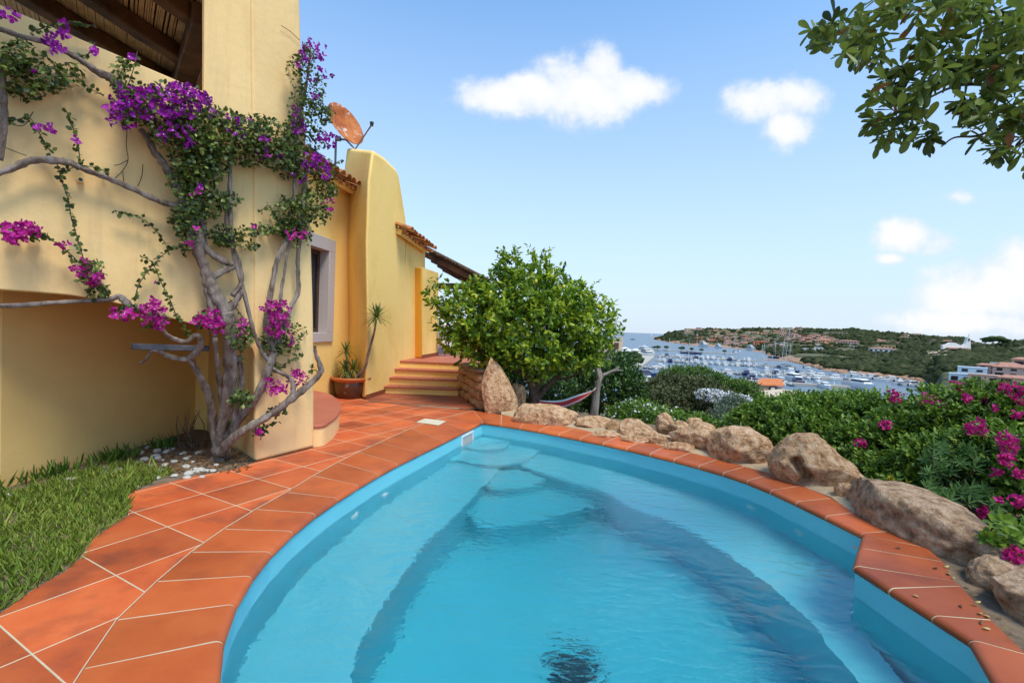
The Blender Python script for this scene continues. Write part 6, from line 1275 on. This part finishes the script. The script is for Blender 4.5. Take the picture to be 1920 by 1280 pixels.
hw = empty('buff_house', D(1460, 760, Yh - 4), 'buff flat roofed house with a parapet below the hut', 'building')
mb = MB(); mb.prism([D(x, y, Yh - 5) for x, y in ((1412,728),(1428,733),(1430,744),(1505,738),(1560,745),(1560,830),(1405,820))], (0, 4.6, 0)); mb.obj('wall', HM['cream'], hw, bevel=.1); mb = MB(); mb.box(D(1449, 752, Yh - 5.1), (.9, .3, .8)); mb.obj('door_opening', M['dark'], hw)
mb = MB(); mb.prism([D(x, y, Yh - 4.6) for x, y in ((1470,731),(1500,735),(1500,738),(1470,740))], (0, .3, 0)); mb.obj('parapet', HM['cream'], hw)
# cream building, umbrellas on the left of the quay
Yq = 190; cb = empty('cream_building', D(1150, 658, Yq), 'cream harbour building with brown door beside the lemon tree edge', 'building')
mb = MB(); mb.prism([D(x, y, Yq) for x, y in ((1120,640),(1147,641),(1147,639),(1162,638),(1168,631),(1168,655),(1120,690))], (0, 9, 0)); mb.obj('wall', HM['cream'], cb); mb = MB(); mb.box(D(1156, 648, Yq - .2), (1.7, .3, 2.4)); mb.obj('door', M['beam'], cb); mb = MB(); mb.box(D(1153, 637.5, Yq + 1), (3, 2, .9)); mb.obj('roof_structure', M['dark'], cb)
for i, (x, y, w_) in enumerate(((1172,653,14),(1180,657,16),(1192,656,16),(1168,660,14),(1186,662,14),(1198,661,10))):
    p = D(x, y, 185 - i); o = empty('canopy', (p[0], p[1], SEA + 1.2), f'white quayside canopy, {ORD[i]} of the cluster beside the cream building', 'canopy', 'white canopies on the quay'); s = w_ * 185 / F / 2
    mb = MB(); mb.add([p + [-s, -s, 0], p + [s, -s, 0], p + [s, s, 0], p + [-s, s, 0], p + [0, 0, s * .4], p + [-s, -s, -.25], p + [s, -s, -.25]], [(0,1,4),(1,2,4),(2,3,4),(3,0,4),(0,5,6,1)]); mb.obj('cover', M['canvas'], o)
    mb = MB(); mb.tube([(p[0], p[1], SEA + 1.2), p + [0, 0, s * .4]], .08, 6); mb.obj('post', M['dark'], o)
# big boats and masts
def atsea(x, y): return GS(x, y)
p = atsea(1212, 672); boat('superyacht', proto('yacht', 26., M['white']), atsea(1211, 668), -math.pi * .5 + .35, 'large white superyacht moored at the root of the breakwater', 'yacht')
for (x, y, L_, rz, lb) in ((1320,650.5,30.,-1.45,'large white superyacht lying off the red houses'),(1348,652.5,22.,-1.5,'smaller white superyacht right of the one off the red houses'),(1409,656.5,24.,-1.45,'tall white superyacht moored left of the scrub covered point')):
    boat('superyacht', proto('yacht', L_, M['white']), atsea(x, y), rz, lb, 'yacht')
for (x, y, L_, hm, mh, rz, lb, s_, tl) in ((1303,663.5,30.,'navy',0,0,'',0,0),(1290,662.8,16.,'navy',19.,.1,'dark blue sailing yacht alongside the breakwater, the left one of two',0,0),(1303,664,16.,'navy',24.,.1,'dark blue sailing yacht alongside the breakwater, the right one with the taller mast',0,.03),(1452,671.5,15.,'navy',20.,-1.4,'navy sailing yacht bow on before the little rock island',0,.08),(1186,636.8,16.,'navy',22.,.3,'dark sailing boat anchored far out on the open sea',0,0),(1221,630.3,14.,'white',20.,.2,'tiny sailing boat under white sail near the horizon',1,0),
   (1254,673,12.,'white',17.,1.4,'white sailing boat with a tall mast on the left of the farthest pontoon',0,0),(1376,660,14.,'white',24.,1.5,'white sailing yacht whose mast stands before the village',0,.03),(1384,658.5,12.,'white',15.,1.5,'short masted sailing boat right of the one before the village',0,.03),(1427,689,12.,'white',16.,1.5,'sailing boat by the white cabin block, left mast of the pair',0,.04),(1430,689.5,12.,'white',17.,1.5,'sailing boat by the white cabin block, right mast of the pair',0,.05),
   (1466,690,15.,'greyhull',21.,1.5,'sailing yacht at the end pontoon, leftmost of the three tall masts',0,.06),(1472,691,16.,'white',27.,1.5,'sailing yacht at the end pontoon, middle and tallest of three masts',0,.08),(1479,690,13.,'greyhull',17.,1.5,'sailing yacht at the end pontoon, rightmost of the three masts',0,.06)):
    if not mh: continue
    boat('sailing_yacht', proto('sail', L_, M[hm], mh, bool(s_)), atsea(x, y), rz, lb, 'sailboat', tilt=tl)
boat('motor_yacht', proto('cruiser', 15., M['white']), atsea(1487, 714), -1.5, 'white flybridge motor yacht stern to camera at the nearest long pontoon', 'motorboat'); boat('motor_yacht', proto('cruiser', 16., M['white']), atsea(1612, 727), -1.45, 'white flybridge motor yacht alone beyond the right hand hedge', 'motorboat')
boat('motor_yacht', proto('cruiser', 14., M['navy']), atsea(1205, 707), .1, 'navy hulled motor yacht at the left end of the marina', 'motorboat'); boat('open_motorboat', proto('open', 7., M['white']), atsea(1514, 690), .3, 'lone white motorboat under way in the channel', 'motorboat')
# small craft along the right shore
for i in range(16):
    x = 1600 + i * 9 + rv.uniform(-2, 2); y = 704 + i * 1.25 + rv.uniform(0, 2) + (3 if i > 9 else 0); kd = SZ[(0, 1, 4, 2)[i % 4]]
    boat(kd[1], proto(kd[0], *kd[4]), atsea(x, y), rv.uniform(-.3, .5), f"{kd[2]} moored along the right shore, {ORD[i]} from the left", kd[3], 'small boats along the right shore')
# trees on the breakwater and the far slopes
def blob(seed, sub=2): return rockmesh(seed, sub, .5)
tm = []
for s in range(4):
    mb = MB(); 
    for k in range(7):
        me = blob(s * 9 + k, 2); o_ = rnd(1)[0] * [.55, .55, .18]; mb.add([tuple(np.array(q.co) * [.55, .55, .36] + o_ + [0, 0, 1.15]) for q in me.vertices], [tuple(p.vertices) for p in me.polygons]); bpy.data.meshes.remove(me)
    mb.tube([(0, 0, -.3), (.04, 0, .5), (0, .03, 1.1)], [.07, .05, .04], 6, 1); me = mesh(mb.v, mb.f, mb.m); tm.append(me)
M['farleaf'] = mat('far_foliage', [(.018,.032,.012),(.05,.075,.028),(.08,.10,.04)], .8, 1, 1, 3, .05); M['farleaf2'] = mat('far_scrub', [(.012,.022,.008),(.04,.05,.02),(.085,.085,.04)], .12, 1, 1, 1.2, .05)
for me in tm: me.materials.append(M['farleaf']); me.materials.append(M['bark_dark'])
for i, (x, y, s) in enumerate(((1233,654,3.4),(1249,654.5,3.4),(1278,656,3.6),(1296,657,3),(1315,658,2.6),(1358,661,2.6),(1226,653,2.6))):
    p = GS(x, y + 3); o = bpy.data.objects.new('far_tree', tm[i % 4]); COL.objects.link(o); o.location = (p[0], p[1], SEA + .9); o.scale = (s, s, s * .9); setp(o, f'round dark tree on the stone breakwater, {ORD[i]} from the left', 'tree', 'trees on the breakwater')
for i, (x, y, s) in enumerate(((1177,672,2.6),(1188,675,2.8),(1196,678,2.0),(1168,680,3.0))):
    p = D(x, y + 9, 172 - i * 6); o = bpy.data.objects.new('quay_tree', tm[i % 4]); COL.objects.link(o); o.location = p; o.scale = (s,) * 3; setp(o, f'green tree at the quay in front of the canopies, {ORD[i]} planted', 'tree', 'trees at the quay')
Yp = 470; up_ = empty('umbrella_pine', D(1866, 649, Yp), 'spreading umbrella pine standing on the skyline', 'tree'); k = Yp / F; mb = MB()
for (dx, dy, rx, ry) in ((0,635,17,4.2),(-12,637,11,4),(12,637,12,4),(-5,634,10,4),(6,633.5,9,4),(19,638.5,6,3),(-18,639,6,2.5)):
    me = blob(int(dx) + 60, 3); c = D(1866 + dx, dy, Yp); mb.add([tuple(np.array(q.co) * [rx * k, rx * k * .8, ry * k] + c) for q in me.vertices], [tuple(p.vertices) for p in me.polygons]); bpy.data.meshes.remove(me)
mb.obj('crown', M['farleaf'], up_, smooth=True); mb = MB(); 
for a in ((1866,652,1866,645,1858,639),(1867,652,1867,646,1875,639)): mb.tube([D(a[0], a[1], Yp), D(a[2], a[3], Yp), D(a[4], a[5], Yp)], [.5, .4, .25], 6)
mb.obj('trunk', M['bark_dark'], up_)
# scrub covering the slopes: one mass
def scrub(name, N, sel, smin, smax, m, lab):
    mb_v = []; mb_f = []; ico = [blob(100 + i, 1) for i in range(6)]; V_ = [np.array([q.co[:] for q in me.vertices]) for me in ico]; F_ = [np.array([p.vertices[:] for p in me.polygons]) for me in ico]; off = 0; c = 0
    rs = np.random.default_rng(3)
    while c < N:
        x = rs.uniform(1225, 2050); t = rs.random(); Y = 150 * (1700 / 150) ** (t ** .9); px = (x - 960) / F * Y; z = groundz(px, Y)
        if z < SEA + 1.4: c += .02; continue
        if not sel(x, Y, z): c += .05; continue
        if x > 1745 and Y < 215: c += .05; continue
        yp = hor(x) + (H - z) * F / Y
        if rs.random() < .8 and any(a0 - 4 < x < a1 + 4 and b0 - 1 < yp < b1 + 3 for (a0, a1, b0, b1, _n, _c) in clusters + [(1636,1676,650,664,0,0),(1500,1545,646,661,0,0),(1415,1437,640,650,0,0),(1572,1615,640,655,0,0),(1765,1825,640,662,0,0)]): continue
        if mnoise.noise(Vector((px * .012, Y * .01, 2))) < -.28: c += .1; continue
        s = rs.uniform(smin, smax) * (1 + Y / 900); k_ = rs.integers(6); a_ = rs.uniform(0, 6.28); R_ = np.array([[math.cos(a_), -math.sin(a_), 0], [math.sin(a_), math.cos(a_), 0], [0, 0, 1]])
        mb_v.append((V_[k_] @ R_.T) * [s, s, s * .62] + [px, Y, z + s * .15]); mb_f.append(F_[k_] + off); off += len(V_[k_]); c += 1
    v_ = np.vstack(mb_v); f_ = np.vstack(mb_f); me = bpy.data.meshes.new('m'); me.vertices.add(len(v_)); me.vertices.foreach_set('co', v_.astype(np.float32).ravel()); me.loops.add(f_.size); me.loops.foreach_set('vertex_index', f_.astype(np.int32).ravel()); me.polygons.add(len(f_)); me.polygons.foreach_set('loop_start', np.arange(0, f_.size, 3, dtype=np.int32)); me.update(calc_edges=True)
    link(name, me, m, smooth=True, kind='stuff', label=lab, cat='scrub')
scrub('hillside_scrub', 11000, lambda x, Y, z: True, 1.2, 3.0, M['farleaf2'], 'dark evergreen scrub covering the slopes across the bay')
# shore rocks
rs = random.Random(9)
me_r = [rockmesh(200 + i, 2, .3, 5) for i in range(4)]
mb = MB()
for x, y, s in [(rs.uniform(1405, 1480), 0, rs.uniform(1, 3)) for _ in range(30)] + [(rs.uniform(1480, 1750), 0, rs.uniform(.8, 2.4)) for _ in range(150)] + [(rs.uniform(1232, 1300), 0, rs.uniform(2, 5)) for _ in range(60)]:
    sy = np.interp(x, list(FAR), [FAR[q][0] for q in FAR]); Y = sh(x, sy) * rs.uniform(.995, 1.03); p = ((x - 960) / F * Y, Y, SEA + .3); me = rs.choice(me_r); mb.add([tuple(Vector(p) + q.co * s * Vector((1, 1, .6)).length * .6 if False else (p[0] + q.co.x * s, p[1] + q.co.y * s, p[2] + q.co.z * s * .6)) for q in me.vertices], [tuple(f_.vertices) for f_ in me.polygons])
mb.obj('shore_rocks', M['shore'], kind='stuff', label='brown granite rocks along the far waterline', cat='rocks')
isl = GS(1462, 676); mb = MB()
for k in range(14): me = me_r[k % 4]; o_ = np.array([rs.uniform(-13, 16), rs.uniform(-3, 4), 0]); s = rs.uniform(2, 4); mb.add([(isl[0] + o_[0] + q.co.x * s * 1.4, isl[1] + o_[1] + q.co.y * s, SEA + q.co.z * s * .35) for q in me.vertices], [tuple(f_.vertices) for f_ in me.polygons])
mb.obj('rock_islet', M['shore'], label='low reddish rock islet in the channel before the navy yacht', cat='islet')
# bare sandy slope below the church
pts = [(1737,665),(1765,660),(1781,661),(1775,673),(1750,680),(1738,684),(1742,674)]
def onland(x, y, dz=1.0):
    Y = farY(x, y) or 400; q = D(x, y, Y); q[2] = groundz(q[0], q[1]) + dz; return q
c0 = onland(1757, 670, 2.2); pl_ = [onland(x, y, 2.0) for x, y in pts]; link('sandy_slope', mesh([c0] + pl_, [(0, i + 1, (i + 1) % len(pl_) + 1) for i in range(len(pl_))]), M['sand'], kind='structure')
mp_ = onland(1645, 622); mb = MB(); mb.tube([mp_, mp_ + Zu * 9], [.5, .3], 5); mb.obj('antenna_mast', M['metal'], label='thin antenna mast standing on the far ridge', cat='mast')
